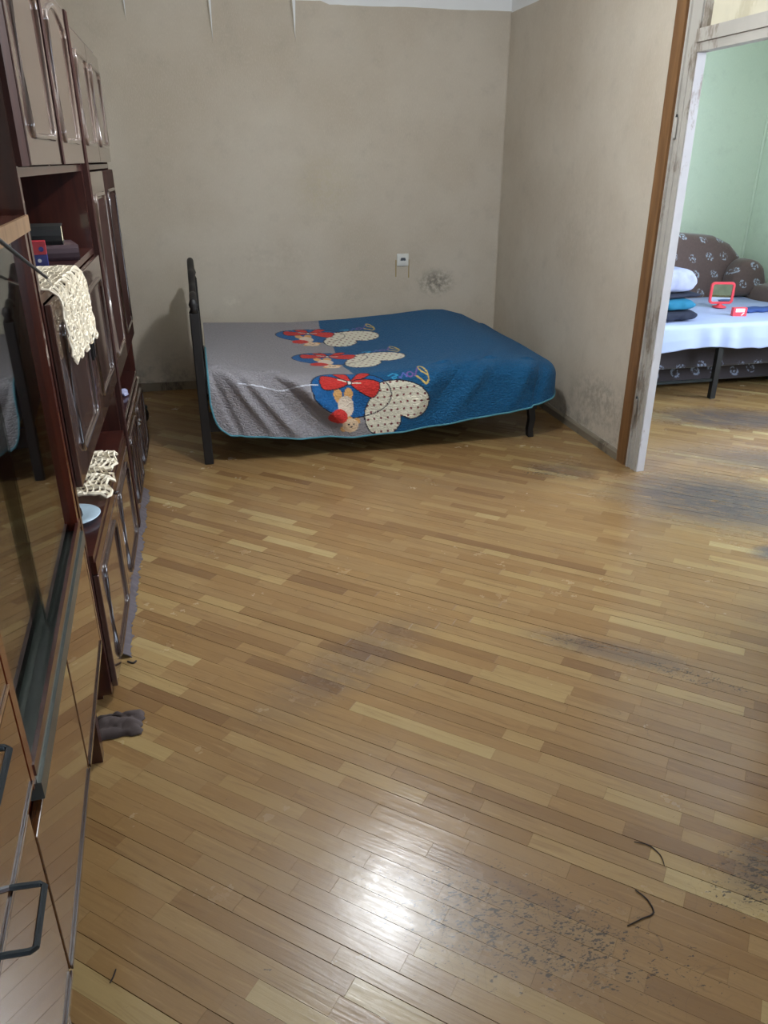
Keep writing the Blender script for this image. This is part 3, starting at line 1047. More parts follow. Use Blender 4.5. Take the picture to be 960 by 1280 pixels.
mb = MB()
nk, nw = 220, 6
g = []
for k in range(nk + 1):
    y = 2.40 + 1.55 * k / nk
    wd_ = 0.020 + 0.014 * fbm((y * 9, 0, 0)) + 0.012 * fbm((y * 42, 3, 0)) + 0.007 * fbm((y * 120, 6, 0))
    hh = 0.024 + 0.022 * fbm((y * 14, 8, 0))
    for q in range(nw + 1):
        t = q / nw
        x = -0.408 + (0.022 + wd_) * t + 0.003 * fbm((y * 70, t * 9, 1))
        g.append((x, y, max(0.0012, hh * (1 - t ** 2) + 0.004 * fbm((y * 60, t * 7, 4)) * (1 - t))))
mb.add(g, [(k * (nw + 1) + q, (k + 1) * (nw + 1) + q, (k + 1) * (nw + 1) + q + 1, k * (nw + 1) + q + 1) for k in range(nk) for q in range(nw)])
o = mb.build('rag_strip', 'fringe', None, smooth=True)
sm = o.modifiers.new('thick', 'SOLIDIFY')
sm.thickness, sm.offset = 0.003, 1.0
tag(o, 'long mauve grey rag tucked along the foot of the wall unit', 'rag')
rg = MB()
nx, ny = 26, 18
g = []
for i in range(nx + 1):
    for j in range(ny + 1):
        u, v = i / nx, j / ny
        edge = 1 + 0.10 * fbm((u * 5, v * 5, 2))
        x = -0.445 + 0.140 * u * edge
        y = 1.975 + 0.105 * v + 0.012 * fbm((u * 4, v * 4, 7))
        rim = min(u, 1 - u, v, 1 - v)
        zz = 0.001 + 0.016 * min(1, rim * 6) + 0.012 * (0.5 + 0.5 * sin(v * 14 + u * 3)) * min(1, rim * 9) + 0.006 * fbm((u * 9, v * 9, 0)) * min(1, rim * 9)
        g.append((x, y, max(0.001, zz)))
rg.add(g, [(i * (ny + 1) + j, (i + 1) * (ny + 1) + j, (i + 1) * (ny + 1) + j + 1, i * (ny + 1) + j + 1) for i in range(nx) for j in range(ny)])
o = rg.build('folded_rag', 'rag', None, smooth=True)
sm = o.modifiers.new('thick', 'SOLIDIFY')
sm.thickness, sm.offset = 0.004, 1.0
tag(o, 'folded grey brown rag on the parquet at the leg of the glass cabinet', 'rag')

jr = thing('dark_pot', 'small dark pot on the floor behind the end of the wall unit', 'pot', (-0.475, 5.18, 0))
MB().lathe([(0.040, 0), (0.055, 0.02), (0.060, 0.06), (0.050, 0.095), (0.0, 0.095)], 0, 0, 20).build('body', 'bedwood', jr, smooth=True)
MB().lathe([(0.056, 0.0955), (0.056, 0.108), (0.012, 0.115), (0.010, 0.13), (0.0, 0.131)], 0, 0, 20).build('lid', 'socket_dark', jr, smooth=True)


def strand(label, pts, r=0.0018, group=None):
    q = []
    P = [Vector((p[0], p[1], 0.0024)) for p in pts]
    for i in range(len(P) - 1):
        p0, p1, p2, p3 = P[max(i - 1, 0)], P[i], P[i + 1], P[min(i + 2, len(P) - 1)]
        for k in range(6):
            t = k / 6
            q.append(0.5 * ((2 * p1) + (p2 - p0) * t + (2 * p0 - 5 * p1 + 4 * p2 - p3) * t * t + (3 * p1 - p0 - 3 * p2 + p3) * t ** 3))
    q.append(P[-1])
    n = len(q)
    o = MB().tube(q, [r * (0.5 + 0.5 * sin(pi * (0.15 + 0.7 * k / (n - 1)))) for k in range(n)], 6).build('dark_thread', 'thread', None, smooth=True)
    tag(o, label, 'thread', group)


strand('dark hooked thread on the parquet, right of the black scuffs', [(0.884, 1.132), (0.898, 1.10), (0.893, 1.066), (0.858, 1.058), (0.817, 1.049)], 0.0019)
strand('thin dark curved thread just beyond the hooked one', [(0.955, 1.262), (0.985, 1.245), (0.998, 1.21), (0.990, 1.178)], 0.0015)
strand('tiny dark crumb of thread on the parquet by the wall unit', [(-0.372, 2.375), (-0.352, 2.36), (-0.342, 2.372)], 0.004)
strand('short dark thread on the parquet beside the glass cabinet doors', [(-0.318, 1.206), (-0.322, 1.19), (-0.328, 1.176)], 0.0018)

# ------------------------------------------------------------------ bed
BX0, BX1, BY0, BY1 = -0.045, 1.97, 4.290, 5.62
bed = thing('bed', 'dark lacquered bed with arched headboard under the printed quilt', 'bed', (0, 0, 0))


def lerp_tab(t, tab):
    for (a, va), (b_, vb) in zip(tab, tab[1:]):
        if t <= b_:
            k = (t - a) / (b_ - a)
            k = k * k * (3 - 2 * k)
            return va + (vb - va) * k
    return tab[-1][1]


# arched headboard outline in the y-z plane
HB = [(0, 0.905), (0.10, 0.93), (0.16, 0.90), (0.24, 0.945), (0.34, 1.005), (0.5, 1.05), (0.66, 1.005), (0.76, 0.945), (0.84, 0.90), (0.90, 0.93), (1, 0.905)]
hp = [(BY0 + 0.03, 0.28)] + [(BY1 - 0.03, 0.28)]
N = 48
hp += [(BY1 - 0.03 - (BY1 - BY0 - 0.06) * k / N, lerp_tab(1 - k / N, HB)) for k in range(N + 1)]
hb = MB().prism(hp, 0, BX0 - 0.012, BX0 + 0.012).build('headboard_panel', 'bedwood', bed, bevel=0.004)
cap = [(BX0, BY0 + 0.03 + (BY1 - BY0 - 0.06) * k / N, lerp_tab(k / N, HB)) for k in range(N + 1)]
MB().tube(cap, 0.019, 10).build('top_rail', 'bedwood', hb, smooth=True)
inner = [(BX0, BY0 + 0.14 + (BY1 - BY0 - 0.28) * k / N, 0.72 + 0.20 * sin(pi * k / N)) for k in range(N + 1)]
MB().tube(inner, 0.016, 8).build('inner_arch', 'bedwood', hb, smooth=True)
for y in (BY0, BY1):
    sgn = 1 if y == BY0 else -1
    p = MB().prism([(BX0 - 0.026, y - 0.024), (BX0 + 0.026, y - 0.024), (BX0 + 0.026, y + 0.024), (BX0 - 0.026, y + 0.024)], 2, 0.0, 0.86).build('post', 'bedwood', bed, bevel=0.006)
    MB().tube([(BX0, y, 0.858), (BX0, y, 0.88), (BX0, y, 0.90), (BX0, y, 0.925), (BX0, y, 0.935)], [0.028, 0.018, 0.026, 0.018, 0.004], 14).build('finial', 'bedwood', p, smooth=True)
box('side_rail', 'bedwood', bed, BX0 + 0.027, BX1, BY0 - 0.006, BY0 + 0.018, 0.19, 0.30)
box('side_rail', 'bedwood', bed, BX0 + 0.027, BX1, BY1 - 0.018, BY1 + 0.010, 0.19, 0.30)
box('foot_rail', 'bedwood', bed, BX1 - 0.03, BX1, BY0 + 0.0185, BY1 - 0.0185, 0.19, 0.30)
for y in (BY0 + 0.030, BY1 - 0.030):
    # gently sabre-shaped foot leg
    prof = [(1.920, 0.19), (1.968, 0.19), (1.978, 0.12), (1.966, 0.05), (1.974, 0.0), (1.936, 0.0), (1.928, 0.05), (1.936, 0.12)]
    MB().prism(prof, 1, y - 0.022, y + 0.022).build('leg', 'bedwood', bed, bevel=0.006)
for k in range(12):
    x = 0.10 + k * 0.158
    box('slat', 'slat', bed, x, x + 0.075, BY0 + 0.0185, BY1 - 0.0185, 0.285, 0.302)

ZT = 0.52      # top of the mattress
mt = thing('mattress', 'pale blue mattress showing between the headboard and the quilt', 'mattress', (0, 0, 0))
box('core', 'mattress', mt, -0.012, 1.955, BY0 + 0.045, BY1 - 0.02, 0.303, 0.440, bevel=0.045)
MB().tube([(-0.012, BY0 + 0.06, 0.40), (-0.014, BY0 + 0.06, 0.40), (-0.012, BY1 - 0.04, 0.40)], 0.006, 6).build('piping', 'label_white', mt)

# ---- quilt: one draped sheet; flat (unfolded) coordinates carry the print
YE, XE, RR = 4.345, 2.045, 0.10        # where the quilt starts to roll over the front and the foot edge
NU, NTOP, NDR = 440, 150, 120


def hem_z(x):
    return float(np.interp(x, [-0.005, 0.01, 0.035, 0.09, 0.2, 0.45, 0.8, 1.1, 1.38, 1.7, 2.0], [0.36, 0.27, 0.22, 0.178, 0.165, 0.135, 0.116, 0.128, 0.156, 0.195, 0.225]))


def top_z(x, y):
    back = np.interp(x, [-0.01, 0.25, 0.6, 1.0, 1.35, 1.62, 1.75, 1.9, 2.05], [0.562, 0.552, 0.538, 0.546, 0.566, 0.590, 0.586, 0.545, 0.47])
    mid = np.interp(x, [-0.01, 0.15, 0.4, 0.8, 1.2, 1.6, 1.85, 2.05], [0.548, 0.520, 0.478, 0.458, 0.482, 0.530, 0.520, 0.470])
    front = np.interp(x, [-0.01, 0.15, 0.4, 0.8, 1.2, 1.6, 1.85, 2.05], [0.542, 0.522, 0.488, 0.466, 0.482, 0.508, 0.500, 0.470])
    t = np.clip((y - 4.345) / (5.60 - 4.345), 0, 1)
    tm_ = 0.36
    z = front * (t - tm_) * (t - 1) / tm_ + mid * t * (t - 1) / (tm_ * (tm_ - 1)) + back * t * (t - tm_) / (1 - tm_)
    return z + 0.005 * np.sin(x * 5.1 + y * 3.0) * np.sin(y * 4.3 + 1.0)


tot = XE + 0.5 * pi * RR * 0 + 0.0
path = []      # (edge x, edge y, outward dx, dy, spine x, emax drop)
n1, n2, n3 = 330, 60, 50
CR = 0.13      # corner radius in plan
for i in range(n1 + 1):
    x = -0.005 + (XE - CR + 0.005) * i / n1
    path.append((x, YE, 0.0, -1.0, -0.005 + (1.52) * i / n1, hem_z(x)))
for i in range(1, n2 + 1):
    t = (pi / 2) * i / n2
    path.append((XE - CR + CR * sin(t), YE + CR - CR * cos(t), sin(t), -cos(t), 1.515 + 0.15 * i / n2, 0.225 + 0.045 * sin(t)))
for i in range(1, n3 + 1):
    y = YE + CR + (5.60 - YE - CR) * i / n3
    path.append((XE, y, 1.0, 0.0, 1.665 + 0.27 * (i / n3), 0.27))
PA = np.array(path)
nc = len(PA)
ex, ey, dx, dy, sx, hz = [PA[:, k][:, None] for k in range(6)]
tt = (np.arange(NTOP) / NTOP)[None, :]
Xt = sx + (ex - sx) * tt
Yt = 5.60 + (ey - 5.60) * tt
Zt = top_z(Xt, Yt)
FXt, FYt = Xt, Yt
zedge = top_z(ex, ey)
drop = zedge - hz
emax = np.maximum(drop - RR + RR * pi / 2, 0.05)
dd = (np.arange(NDR + 1) / NDR)[None, :] * emax
ang = np.minimum(dd / RR, pi / 2)
hor = RR * np.sin(ang) + np.maximum(dd - RR * pi / 2, 0) * 0.07
ver = RR * (1 - np.cos(ang)) + np.maximum(dd - RR * pi / 2, 0)
# folds: diagonal ridges on the hanging side
FXd, FYd = ex + dx * dd, ey + dy * dd


def ridge(fx, fy, x0, y0, ang_, wid, amp, ln):
    u = (fx - x0) * math.cos(ang_) + (fy - y0) * math.sin(ang_)
    v = -(fx - x0) * math.sin(ang_) + (fy - y0) * math.cos(ang_)
    return amp * np.exp(-(v / wid) ** 2) * np.exp(-(u / ln) ** 4)


def folds(fx, fy):
    d = 0 * fx
    for x0, y0, a_, w_, am, ln in [(0.16, 4.20, -0.95, 0.030, 0.018, 0.30), (0.30, 4.15, -0.85, 0.030, 0.015, 0.28), (0.42, 4.18, -0.75, 0.05, -0.026, 0.34),
                                   (0.54, 4.20, -0.70, 0.040, 0.020, 0.30), (0.08, 4.10, -1.2, 0.02, -0.012, 0.2), (0.72, 4.10, -0.5, 0.05, 0.010, 0.25),
                                   (1.30, 4.25, 0.95, 0.05, 0.014, 0.32), (1.48, 4.25, 0.9, 0.05, -0.016, 0.32), (1.62, 4.30, 0.95, 0.05, 0.016, 0.34),
                                   (1.86, 4.22, 1.15, 0.05, 0.016, 0.26), (1.98, 4.20, 1.35, 0.04, -0.012, 0.24)]:
        d = d + ridge(fx, fy, x0, y0, a_, w_, am, ln)
    return d * 1.9


fo = np.maximum(folds(FXd, FYd), -0.018)
wav = 0.004 * np.sin(FXd * 21 + FYd * 9) * np.clip(dd / 0.2, 0, 1)
out = hor + (fo + wav) * np.clip(dd / 0.08, 0, 1)
Xd = ex + dx * out
Yd = ey + dy * out
Zd = zedge - ver + folds(FXd, FYd) * 0.3 * (ang < pi / 2) * np.clip(dd / 0.08, 0, 1)
Xg = np.concatenate([Xt, Xd], 1)
Yg = np.concatenate([Yt, Yd], 1)
Zg = np.concatenate([Zt + folds(Xt, Yt) * 0.6, Zd], 1)
FX = np.concatenate([FXt, FXd], 1)
FY = np.concatenate([FYt, FYd], 1)
nr = Xg.shape[1]

# ---- print, in unfolded coordinates (metres); motif measured once and repeated in three rows
def motif_colors(fx, fy):
    C = np.zeros(fx.shape + (3,))
    grey, blue = lin((148, 144, 148)), lin((12, 84, 128))
    bx_ = 0.81 + 0.30 * np.clip(4.36 - fy, 0, 1) + 0.012 * np.sin(fy * 9)
    m = fx > bx_
    C[:] = grey
    C[m] = blue

    def inpoly(u, v, poly):
        r = np.zeros(u.shape, bool)
        n = len(poly)
        for i in range(n):
            (x1, y1), (x2, y2) = poly[i], poly[(i + 1) % n]
            if y1 == y2:
                continue
            c = ((y1 > v) != (y2 > v)) & (u < (x2 - x1) * (v - y1) / (y2 - y1) + x1)
            r ^= c
        return r

    def segd(u, v, poly, closed=True):
        d = np.full(u.shape, 1e9)
        n = len(poly)
        for i in range(n if closed else n - 1):
            (x1, y1), (x2, y2) = poly[i], poly[(i + 1) % n]
            L2 = (x2 - x1) ** 2 + (y2 - y1) ** 2 + 1e-12
            t = np.clip(((u - x1) * (x2 - x1) + (v - y1) * (y2 - y1)) / L2, 0, 1)
            d = np.minimum(d, np.hypot(u - x1 - t * (x2 - x1), v - y1 - t * (y2 - y1)))
        return d

    def smooth_poly(P, k=6):
        out_ = []
        n = len(P)
        for i in range(n):
            p0, p1, p2, p3 = [np.array(P[(i + q) % n], float) for q in (-1, 0, 1, 2)]
            for j in range(k):
                t = j / k
                out_.append(tuple(0.5 * (2 * p1 + (p2 - p0) * t + (2 * p0 - 5 * p1 + 4 * p2 - p3) * t * t + (3 * p1 - p0 - 3 * p2 + p3) * t ** 3)))
        return out_
    red, dark, cream, orange = lin((206, 52, 46)), lin((26, 30, 44)), lin((226, 220, 200)), lin((222, 168, 104))
    blue2 = lin((18, 92, 152))
    for (ox, oy) in MOTIFS:
        w = (np.abs(fx - ox) < 0.60) & (np.abs(fy - oy) < 0.42)
        if not w.any():
            continue
        u, v = (fx[w] - ox), (fy[w] - oy) / 1.02
        c = C[w]
        oval = [(0.46 * math.cos(t) * 1.0, 0) for t in (0,)]
        ov = []
        for k in range(48):
            t = 2 * pi * k / 48
            a_, b_ = 0.238 * math.cos(t), 0.135 * math.sin(t)
            th = radians(-10)
            ov.append((0.008 + a_ * math.cos(th) - b_ * math.sin(th), -0.058 + a_ * math.sin(th) + b_ * math.cos(th)))
        heart = smooth_poly([(0.18, -0.016), (0.285, -0.012), (0.385, -0.042), (0.452, -0.095), (0.470, -0.160), (0.440, -0.222), (0.365, -0.245), (0.302, -0.222),
                             (0.292, -0.268), (0.245, -0.318), (0.185, -0.325), (0.122, -0.300), (0.088, -0.248), (0.080, -0.185), (0.105, -0.120), (0.145, -0.065)])
        io = inpoly(u, v, ov)
        ih = inpoly(u, v, heart)
        c[io & ~ih] = blue2
        c[ih] = cream
        # polka dots
        p = 0.040
        r_ = np.floor(v / p)
        uu = (u + (r_ % 2) * p / 2) % p - p / 2
        vv = v % p - p / 2
        c[ih & (np.hypot(uu, vv) < 0.0068)] = lin((120, 34, 46))
        c[(segd(u, v, heart) < 0.0035)] = dark
        c[(segd(u, v, ov) < 0.0030)] = dark
        # teddy bear: feet, body, head and a red heart held in its paws
        def ell(cx, cy, rx, ry, col, rot=0.0):
            a_, b_ = u - cx, v - cy
            q = (a_ * math.cos(rot) + b_ * math.sin(rot)) / rx, (-a_ * math.sin(rot) + b_ * math.cos(rot)) / ry
            c[(q[0] ** 2 + q[1] ** 2) < 1] = col
        ell(-0.072, -0.072, 0.026, 0.040, orange, 0.2)
        ell(-0.012, -0.068, 0.026, 0.040, orange, -0.2)
        ell(-0.030, -0.132, 0.048, 0.058, lin((226, 208, 188)))
        ell(-0.012, -0.205, 0.020, 0.020, orange)
        ell(0.030, -0.218, 0.022, 0.020, orange)
        ell(-0.050, -0.262, 0.018, 0.018, orange)
        ell(-0.008, -0.240, 0.048, 0.042, lin((236, 206, 172)))
        ell(-0.020, -0.232, 0.005, 0.006, dark)
        ell(0.012, -0.232, 0.005, 0.006, dark)
        ell(-0.004, -0.248, 0.007, 0.005, dark)
        hr = smooth_poly([(-0.045, -0.150), (-0.085, -0.142), (-0.128, -0.168), (-0.130, -0.212), (-0.085, -0.226), (-0.040, -0.215), (-0.022, -0.182)])
        c[inpoly(u, v, hr)] = red
        # bow
        for P in ([(0, 0), (-0.085, 0.062), (-0.045, 0.078), (-0.006, 0.062)], [(0, 0), (-0.075, 0.035), (-0.160, 0.048), (-0.162, -0.034), (-0.075, -0.036)],
                  [(0.004, 0.004), (0.022, 0.026), (0.075, 0.078), (0.128, 0.056), (0.092, 0.026)], [(0.004, 0), (0.090, 0.018), (0.178, -0.018), (0.140, -0.096), (0.070, -0.066)]):
            q = smooth_poly(P, 4)
            c[inpoly(u, v, q)] = red
            c[segd(u, v, q) < 0.0030] = dark
        c[segd(u, v, [(-0.062, 0.022), (-0.020, 0.008)], False) < 0.004] = cream
        c[segd(u, v, [(0.062, -0.006), (0.020, -0.002)], False) < 0.004] = cream
        ell(0, 0, 0.015, 0.015, dark)
        ell(0, 0, 0.010, 0.010, lin((240, 240, 236)))
        # the word "Love" in loose brush script, read from the far side of the bed
        def stroke(P, wd, col):
            d_ = segd(u, v, P, False)
            c[d_ < wd] = col
        X0, Y0 = 0.455, 0.028
        def T(pts):          # letters are drawn upright and turned by half a turn
            return [(X0 - a_, Y0 - b_) for a_, b_ in pts]
        yel, pur, tea = lin((206, 178, 96)), lin((120, 92, 158)), lin((50, 150, 196))
        L_ = [(0.060, 0.022), (0.030, 0.052), (0.006, 0.082), (-0.012, 0.060), (-0.012, 0.010), (0.004, -0.040), (0.018, -0.060), (0.034, -0.040), (0.020, 0.000), (-0.010, 0.030)]
        stroke(T(L_[:5]), 0.0048, yel)
        stroke(T(L_[4:]), 0.0048, yel)
        stroke(T([(0.034, -0.040), (0.050, 0.000), (0.062, 0.026)]), 0.0042, pur)
        stroke(T([(0.090 + 0.018 * math.cos(k * 0.6), 0.012 + 0.018 * math.sin(k * 0.6)) for k in range(12)]), 0.004, pur)
        stroke(T([(0.112, 0.026), (0.128, -0.006), (0.146, 0.030), (0.156, 0.024)]), 0.004, lin((96, 110, 190)))
        stroke(T([(0.165, 0.010), (0.200, 0.020), (0.192, 0.032), (0.174, 0.026), (0.172, 0.002), (0.192, -0.006), (0.222, 0.008)]), 0.0045, tea)
        C[w] = c
    # one thin pale line across the grey half
    P = [(0.155, 4.235), (0.30, 4.225), (0.42, 4.22), (0.53, 4.245), (0.60, 4.25)]
    d = np.full(fx.shape, 9.0)
    for (x1, y1), (x2, y2) in zip(P, P[1:]):
        t = np.clip(((fx - x1) * (x2 - x1) + (fy - y1) * (y2 - y1)) / ((x2 - x1) ** 2 + (y2 - y1) ** 2), 0, 1)
        d = np.minimum(d, np.hypot(fx - x1 - t * (x2 - x1), fy - y1 - t * (y2 - y1)))
    C[d < 0.0035] = lin((214, 216, 226))
    return C


MOTIFS = [(0.785, 4.262), (0.745, 4.82), (0.700, 5.36)]
Cg = motif_colors(FX, FY)
nv = nc * nr
co = np.stack([Xg, Yg, Zg], -1).reshape(-1, 3)
ii = np.arange(nc - 1)[:, None] * nr + np.arange(nr - 1)[None, :]
qf = np.stack([ii, ii + 1, ii + 1 + nr, ii + nr], -1).reshape(-1, 4)
me = bpy.data.meshes.new('quilt')
me.vertices.add(nv)
me.vertices.foreach_set('co', co.ravel())
me.loops.add(qf.size)
me.loops.foreach_set('vertex_index', qf.ravel().astype(np.int32))
me.polygons.add(len(qf))
me.polygons.foreach_set('loop_start', np.arange(0, qf.size, 4, dtype=np.int32))
me.polygons.foreach_set('use_smooth', np.ones(len(qf), bool))
me.update(calc_edges=True)
ca = me.color_attributes.new('print', 'FLOAT_COLOR', 'POINT')
ca.data.foreach_set('color', np.concatenate([Cg.reshape(-1, 3), np.ones((nv, 1))], 1).ravel())
uvl = me.uv_layers.new(name='flat')
uvs = np.stack([FX.ravel(), FY.ravel()], -1)[qf.ravel()]
uvl.data.foreach_set('uv', uvs.ravel())
me.materials.append(M['quilt'])
qe = thing('quilt', 'quilted bedspread, grey and blue with polka dot hearts and red bows', 'bedspread', (0, 0, 0))
qo = bpy.data.objects.new('quilt_sheet', me)
COL.objects.link(qo)
qo.parent = qe
hem = [(Xg[i, nr - 1], Yg[i, nr - 1] - 0.001, Zg[i, nr - 1]) for i in range(0, nc, 2)]
left = [(Xg[0, j] - 0.001, Yg[0, j], Zg[0, j] + 0.001) for j in range(NTOP - 60, nr, 4)]
MB().tube(left + hem, 0.0055, 6).build('binding', 'trim', qe, smooth=True)

# ------------------------------------------------------------------ other room: sofa bed
so = thing('sofa_bed', 'brown flower patterned sofa bed folded out in the green room', 'sofa', (0, 0, 0))


def rounded_slab(pts, axis, a, b_, name, mat, parent, bev=0.05):
    return MB().prism(pts, axis, a, b_).build(name, mat, parent, bevel=bev, seg=4, smooth=True)


br = [(2.95, 0.45), (4.50, 0.45), (4.52, 0.70), (4.46, 0.86), (4.34, 0.965), (4.18, 1.03), (3.9, 1.055), (3.4, 1.06), (3.05, 1.05), (2.95, 0.98)]
rounded_slab(br, 1, 5.90, 6.16, 'backrest', 'sofa', so, 0.06)
for x0, x1 in ((4.48, 4.70), (2.72, 2.94)):
    arm = [(x0, 0.08), (x1, 0.08), (x1, 0.60), (x1 - 0.03, 0.66), (x0 + 0.03, 0.66), (x0, 0.60)]
    rounded_slab(arm, 1, 5.20, 6.18, 'armrest', 'sofa', so, 0.03)
cu = [(4.30, 0.56), (4.60, 0.56), (4.63, 0.66), (4.58, 0.80), (4.48, 0.86), (4.38, 0.85), (4.31, 0.76)]
rounded_slab(cu, 1, 5.74, 5.93, 'cushion', 'sofa', so, 0.05)
box('seat', 'sofa', so, 2.96, 4.46, 4.84, 5.90, 0.40, 0.535, bevel=0.04)
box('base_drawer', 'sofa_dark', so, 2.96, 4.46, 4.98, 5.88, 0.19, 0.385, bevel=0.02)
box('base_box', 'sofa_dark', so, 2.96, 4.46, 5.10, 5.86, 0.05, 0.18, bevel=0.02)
for x in (3.60, 4.42, 3.0):
    box('leg', 'bedwood', so, x - 0.020, x + 0.020, 4.805, 4.845, 0.0, 0.395)
box('crossbar', 'steel', so, 2.98, 3.579, 4.815, 4.830, 0.130, 0.150)
box('crossbar', 'steel', so, 2.96, 4.46, 4.807, 4.843, 0.377, 0.398)
for x in (3.05, 4.38):
    for y in (5.2, 5.8):
        MB().tube([(x, y, 0.0), (x, y, 0.05)], 0.025, 10).build('foot', 'bedwood', so)

# sheet draped over the seat and hanging down the front
nx, ns = 120, 70
g = []
for i in range(nx + 1):
    x = 2.955 + 1.51 * i / nx
    hm = 0.375 + 0.018 * sin(x * 6.0) + 0.01 * fbm((x * 9, 0, 0)) + 0.02 * (x - 3.6)
    for j in range(ns + 1):
        s_ = j / ns
        if s_ < 0.65:
            y = 5.86 - (5.86 - 4.83) * (s_ / 0.65)
            zz = 0.549 + 0.004 * fbm((x * 5, y * 5, 0)) + 0.0035 * sin(y * 11 + x * 4)
        else:
            q = (s_ - 0.65) / 0.35
            r_ = 0.03
            Ld = (0.549 - hm)
            e = q * (Ld + r_ * 0.57)
            a_ = min(e / r_, pi / 2)
            y = 4.83 - r_ * sin(a_) - 0.010 * (1 + sin(x * 26 + 2 * sin(x * 7))) * min(1, q * 1.6)
            zz = 0.549 - r_ * (1 - cos(a_)) - max(0, e - r_ * pi / 2)
        g.append((x, y, zz))
mb = MB()
mb.add(g, [(i * (ns + 1) + j, (i + 1) * (ns + 1) + j, (i + 1) * (ns + 1) + j + 1, i * (ns + 1) + j + 1) for i in range(nx) for j in range(ns)])
o = mb.build('bed_sheet', 'sheet', None, smooth=True)
sm = o.modifiers.new('thick', 'SOLIDIFY')
sm.thickness, sm.offset = 0.003, 0
tag(o, 'white sheet spread over the folded out sofa bed', 'sheet')


def folded(name, label, loc, w, d, h, mat, layers, seed, rz=0.0, puff=0.0):
    """a folded garment: zig-zag layers with rounded folds"""
    mb = MB()
    t = h / layers
    prof = []
    for k in range(layers):
        y0, y1 = -d / 2, d / 2
        zc = t * (k + 0.5)
        row = [(y0 + (y1 - y0) * q / 8, zc) for q in range(9)]
        prof.append(row if k % 2 == 0 else row[::-1])
    nx_ = 22
    for row in prof:
        half = t * 0.47
        n = 26
        ring = []
        yc, yl = 0.0, d / 2
        for q in range(n):
            a_ = 2 * pi * q / n
            cx_ = abs(cos(a_)) ** 0.35 * (1 if cos(a_) > 0 else -1) * yl
            cz_ = abs(sin(a_)) ** 0.6 * (1 if sin(a_) > 0 else -1) * half
            ring.append((cx_, row[0][1] + cz_))
        k0 = len(mb.v)
        for i in range(nx_ + 1):
            u = i / nx_
            sq = (1 - abs(2 * u - 1) ** 9) ** 0.5 if 0 < u < 1 else 0.45
            for (yy_, zz_) in ring:
                zc = row[0][1]
                x = -w / 2 + w * u
                nn = fbm((x * 14 + seed, yy_ * 14, zz_ * 30)) * 0.014
                top = 1 + puff * (1 - (2 * u - 1) ** 2)
                mb.v.append((x + nn, yy_ * (0.86 + 0.14 * sq) + nn, max(0.0005, (zc + (zz_ - zc) * max(sq, 0.3)) * top + nn * 0.5)))
        for i in range(nx_):
            for q in range(n):
                mb.f.append((k0 + i * n + q, k0 + i * n + (q + 1) % n, k0 + (i + 1) * n + (q + 1) % n, k0 + (i + 1) * n + q))
        mb.f.append(tuple(k0 + q for q in range(n)))
        mb.f.append(tuple(k0 + nx_ * n + q for q in range(n)))
    o = mb.build(name, mat, None, smooth=True)
    o.location = loc
    o.rotation_euler = (0, 0, rz)
    tag(o, label, 'clothes', 'folded clothes piled on the sofa bed')
    return o


zb = 0.553
folded('folded_garment', 'black folded garment at the bottom of the pile on the white sheet', (3.26, 5.06, zb), 0.36, 0.30, 0.072, 'cl_navy', 1, 1.0, 0.1)
folded('folded_garment', 'teal folded garment in the middle of the pile on the white sheet', (3.25, 5.06, zb + 0.074), 0.34, 0.28, 0.074, 'cl_teal', 1, 2.0, -0.05)
folded('folded_garment', 'thin navy folded garment between the teal and the white one', (3.29, 5.10, zb + 0.150), 0.40, 0.26, 0.036, 'cl_navy', 1, 3.0, 0.12)
folded('folded_garment', 'bulky lilac white garment on top of the clothes pile', (3.24, 5.09, zb + 0.188), 0.36, 0.28, 0.150, 'cl_white', 1, 4.0, 0.05, 0.15)

# pink table mirror
tm = thing('table_mirror', 'coral pink plastic table mirror standing on the white sheet', 'mirror', (3.935, 5.37, zb), radians(-14))


def rrect(w, h, r, z0):
    pts = []
    for (cx_, cz_, t0) in ((w / 2 - r, h / 2 - r, 0), (-w / 2 + r, h / 2 - r, 90), (-w / 2 + r, -h / 2 + r, 180), (w / 2 - r, -h / 2 + r, 270)):
        for k in range(7):
            t = radians(t0 + k * 15)
            pts.append((cx_ + r * cos(t), z0 + cz_ + r * sin(t)))
    return pts


hd = bpy.data.objects.new('mirror_head', None)
fr = MB()
outer, inn = rrect(0.185, 0.165, 0.028, 0.110), rrect(0.150, 0.130, 0.014, 0.110)
n = len(outer)
fr.add([(p[0], -0.010, p[1]) for p in outer] + [(p[0], -0.010, p[1]) for p in inn] + [(p[0], 0.010, p[1]) for p in outer] + [(p[0], 0.010, p[1]) for p in inn],
       [(i, (i + 1) % n, n + (i + 1) % n, n + i) for i in range(n)] + [(2 * n + i, 3 * n + i, 3 * n + (i + 1) % n, 2 * n + (i + 1) % n) for i in range(n)] +
       [(i, 2 * n + i, 2 * n + (i + 1) % n, (i + 1) % n) for i in range(n)] + [(n + i, n + (i + 1) % n, 3 * n + (i + 1) % n, 3 * n + i) for i in range(n)])
f_ = fr.build('mirror_frame', 'pink', tm, bevel=0.002)
MB().prism(inn, 1, -0.003, 0.003).build('mirror_face', 'mirror', tm)
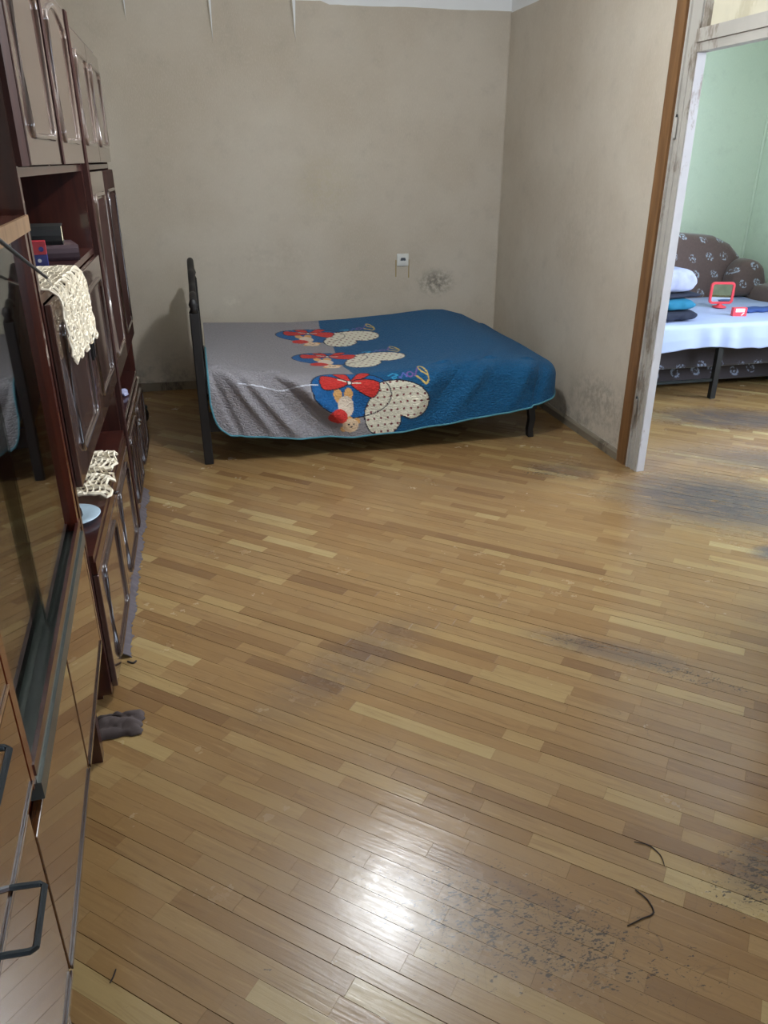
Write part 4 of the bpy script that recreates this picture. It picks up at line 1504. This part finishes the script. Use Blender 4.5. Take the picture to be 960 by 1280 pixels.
MB().lathe([(0.050, 0), (0.052, 0.008), (0.030, 0.014), (0.016, 0.022), (0.016, 0.030), (0.0, 0.030)], 0, 0.005, 24).build('stand', 'pink', tm, smooth=True)
bpy.data.objects.remove(hd)

pb = thing('small_carton', 'small pink and white carton on the white sheet in front of the mirror', 'box', (3.85, 5.02, zb), radians(-10))
box('carton', 'pink', pb, -0.052, 0.052, -0.018, 0.018, 0, 0.062, bevel=0.002)
box('label_panel', 'label_white', pb, -0.034, 0.034, -0.0187, -0.0182, 0.030, 0.056)
MB().prism([(0.008, 0.006), (0.018, 0.006), (0.036, 0.026), (0.026, 0.026)], 1, -0.0187, -0.0182).build('label_stripe', 'label_white', pb)
bf = MB()
folded('folded_strap', 'flat dark blue folded strap lying beside the pink carton', (4.12, 5.16, zb), 0.34, 0.11, 0.030, 'cl_blue', 1, 6.0, 0.05)
bpy.data.objects['folded_strap'].pop('group')

# ------------------------------------------------------------------ ceiling lamp (above the frame)
lp = thing('ceiling_lamp', 'white enamel ceiling lamp with a bare bulb in the middle of the room', 'lamp', (LAMP[0], LAMP[1], ZC))
MB().lathe([(0.055, 0.0), (0.055, -0.02), (0.02, -0.03), (0.0, -0.03)], 0, 0, 24).build('rose', 'lampshade', lp, smooth=True)
MB().tube([(0, 0, -0.03), (0, 0, -0.20)], 0.005, 8).build('cord', 'socket_dark', lp)
MB().lathe([(0.02, -0.20), (0.024, -0.255), (0.0, -0.256)], 0, 0, 16).build('lamp_holder', 'socket_dark', lp)
MB().lathe([(0.012, -0.257), (0.024, -0.28), (0.045, -0.31), (0.052, -0.345), (0.042, -0.375), (0.018, -0.392), (0.0, -0.394)], 0, 0, 24).build('bulb', 'bulb', lp, smooth=True)
ll = bpy.data.lights.new('lamp_light', 'POINT')
ll.energy, ll.color, ll.shadow_soft_size = LAMP_POWER, (0.93, 0.97, 1.0), 0.045
lo = bpy.data.objects.new('lamp_light', ll)
COL.objects.link(lo)
lo.location = (LAMP[0], LAMP[1], ZC - 0.46)
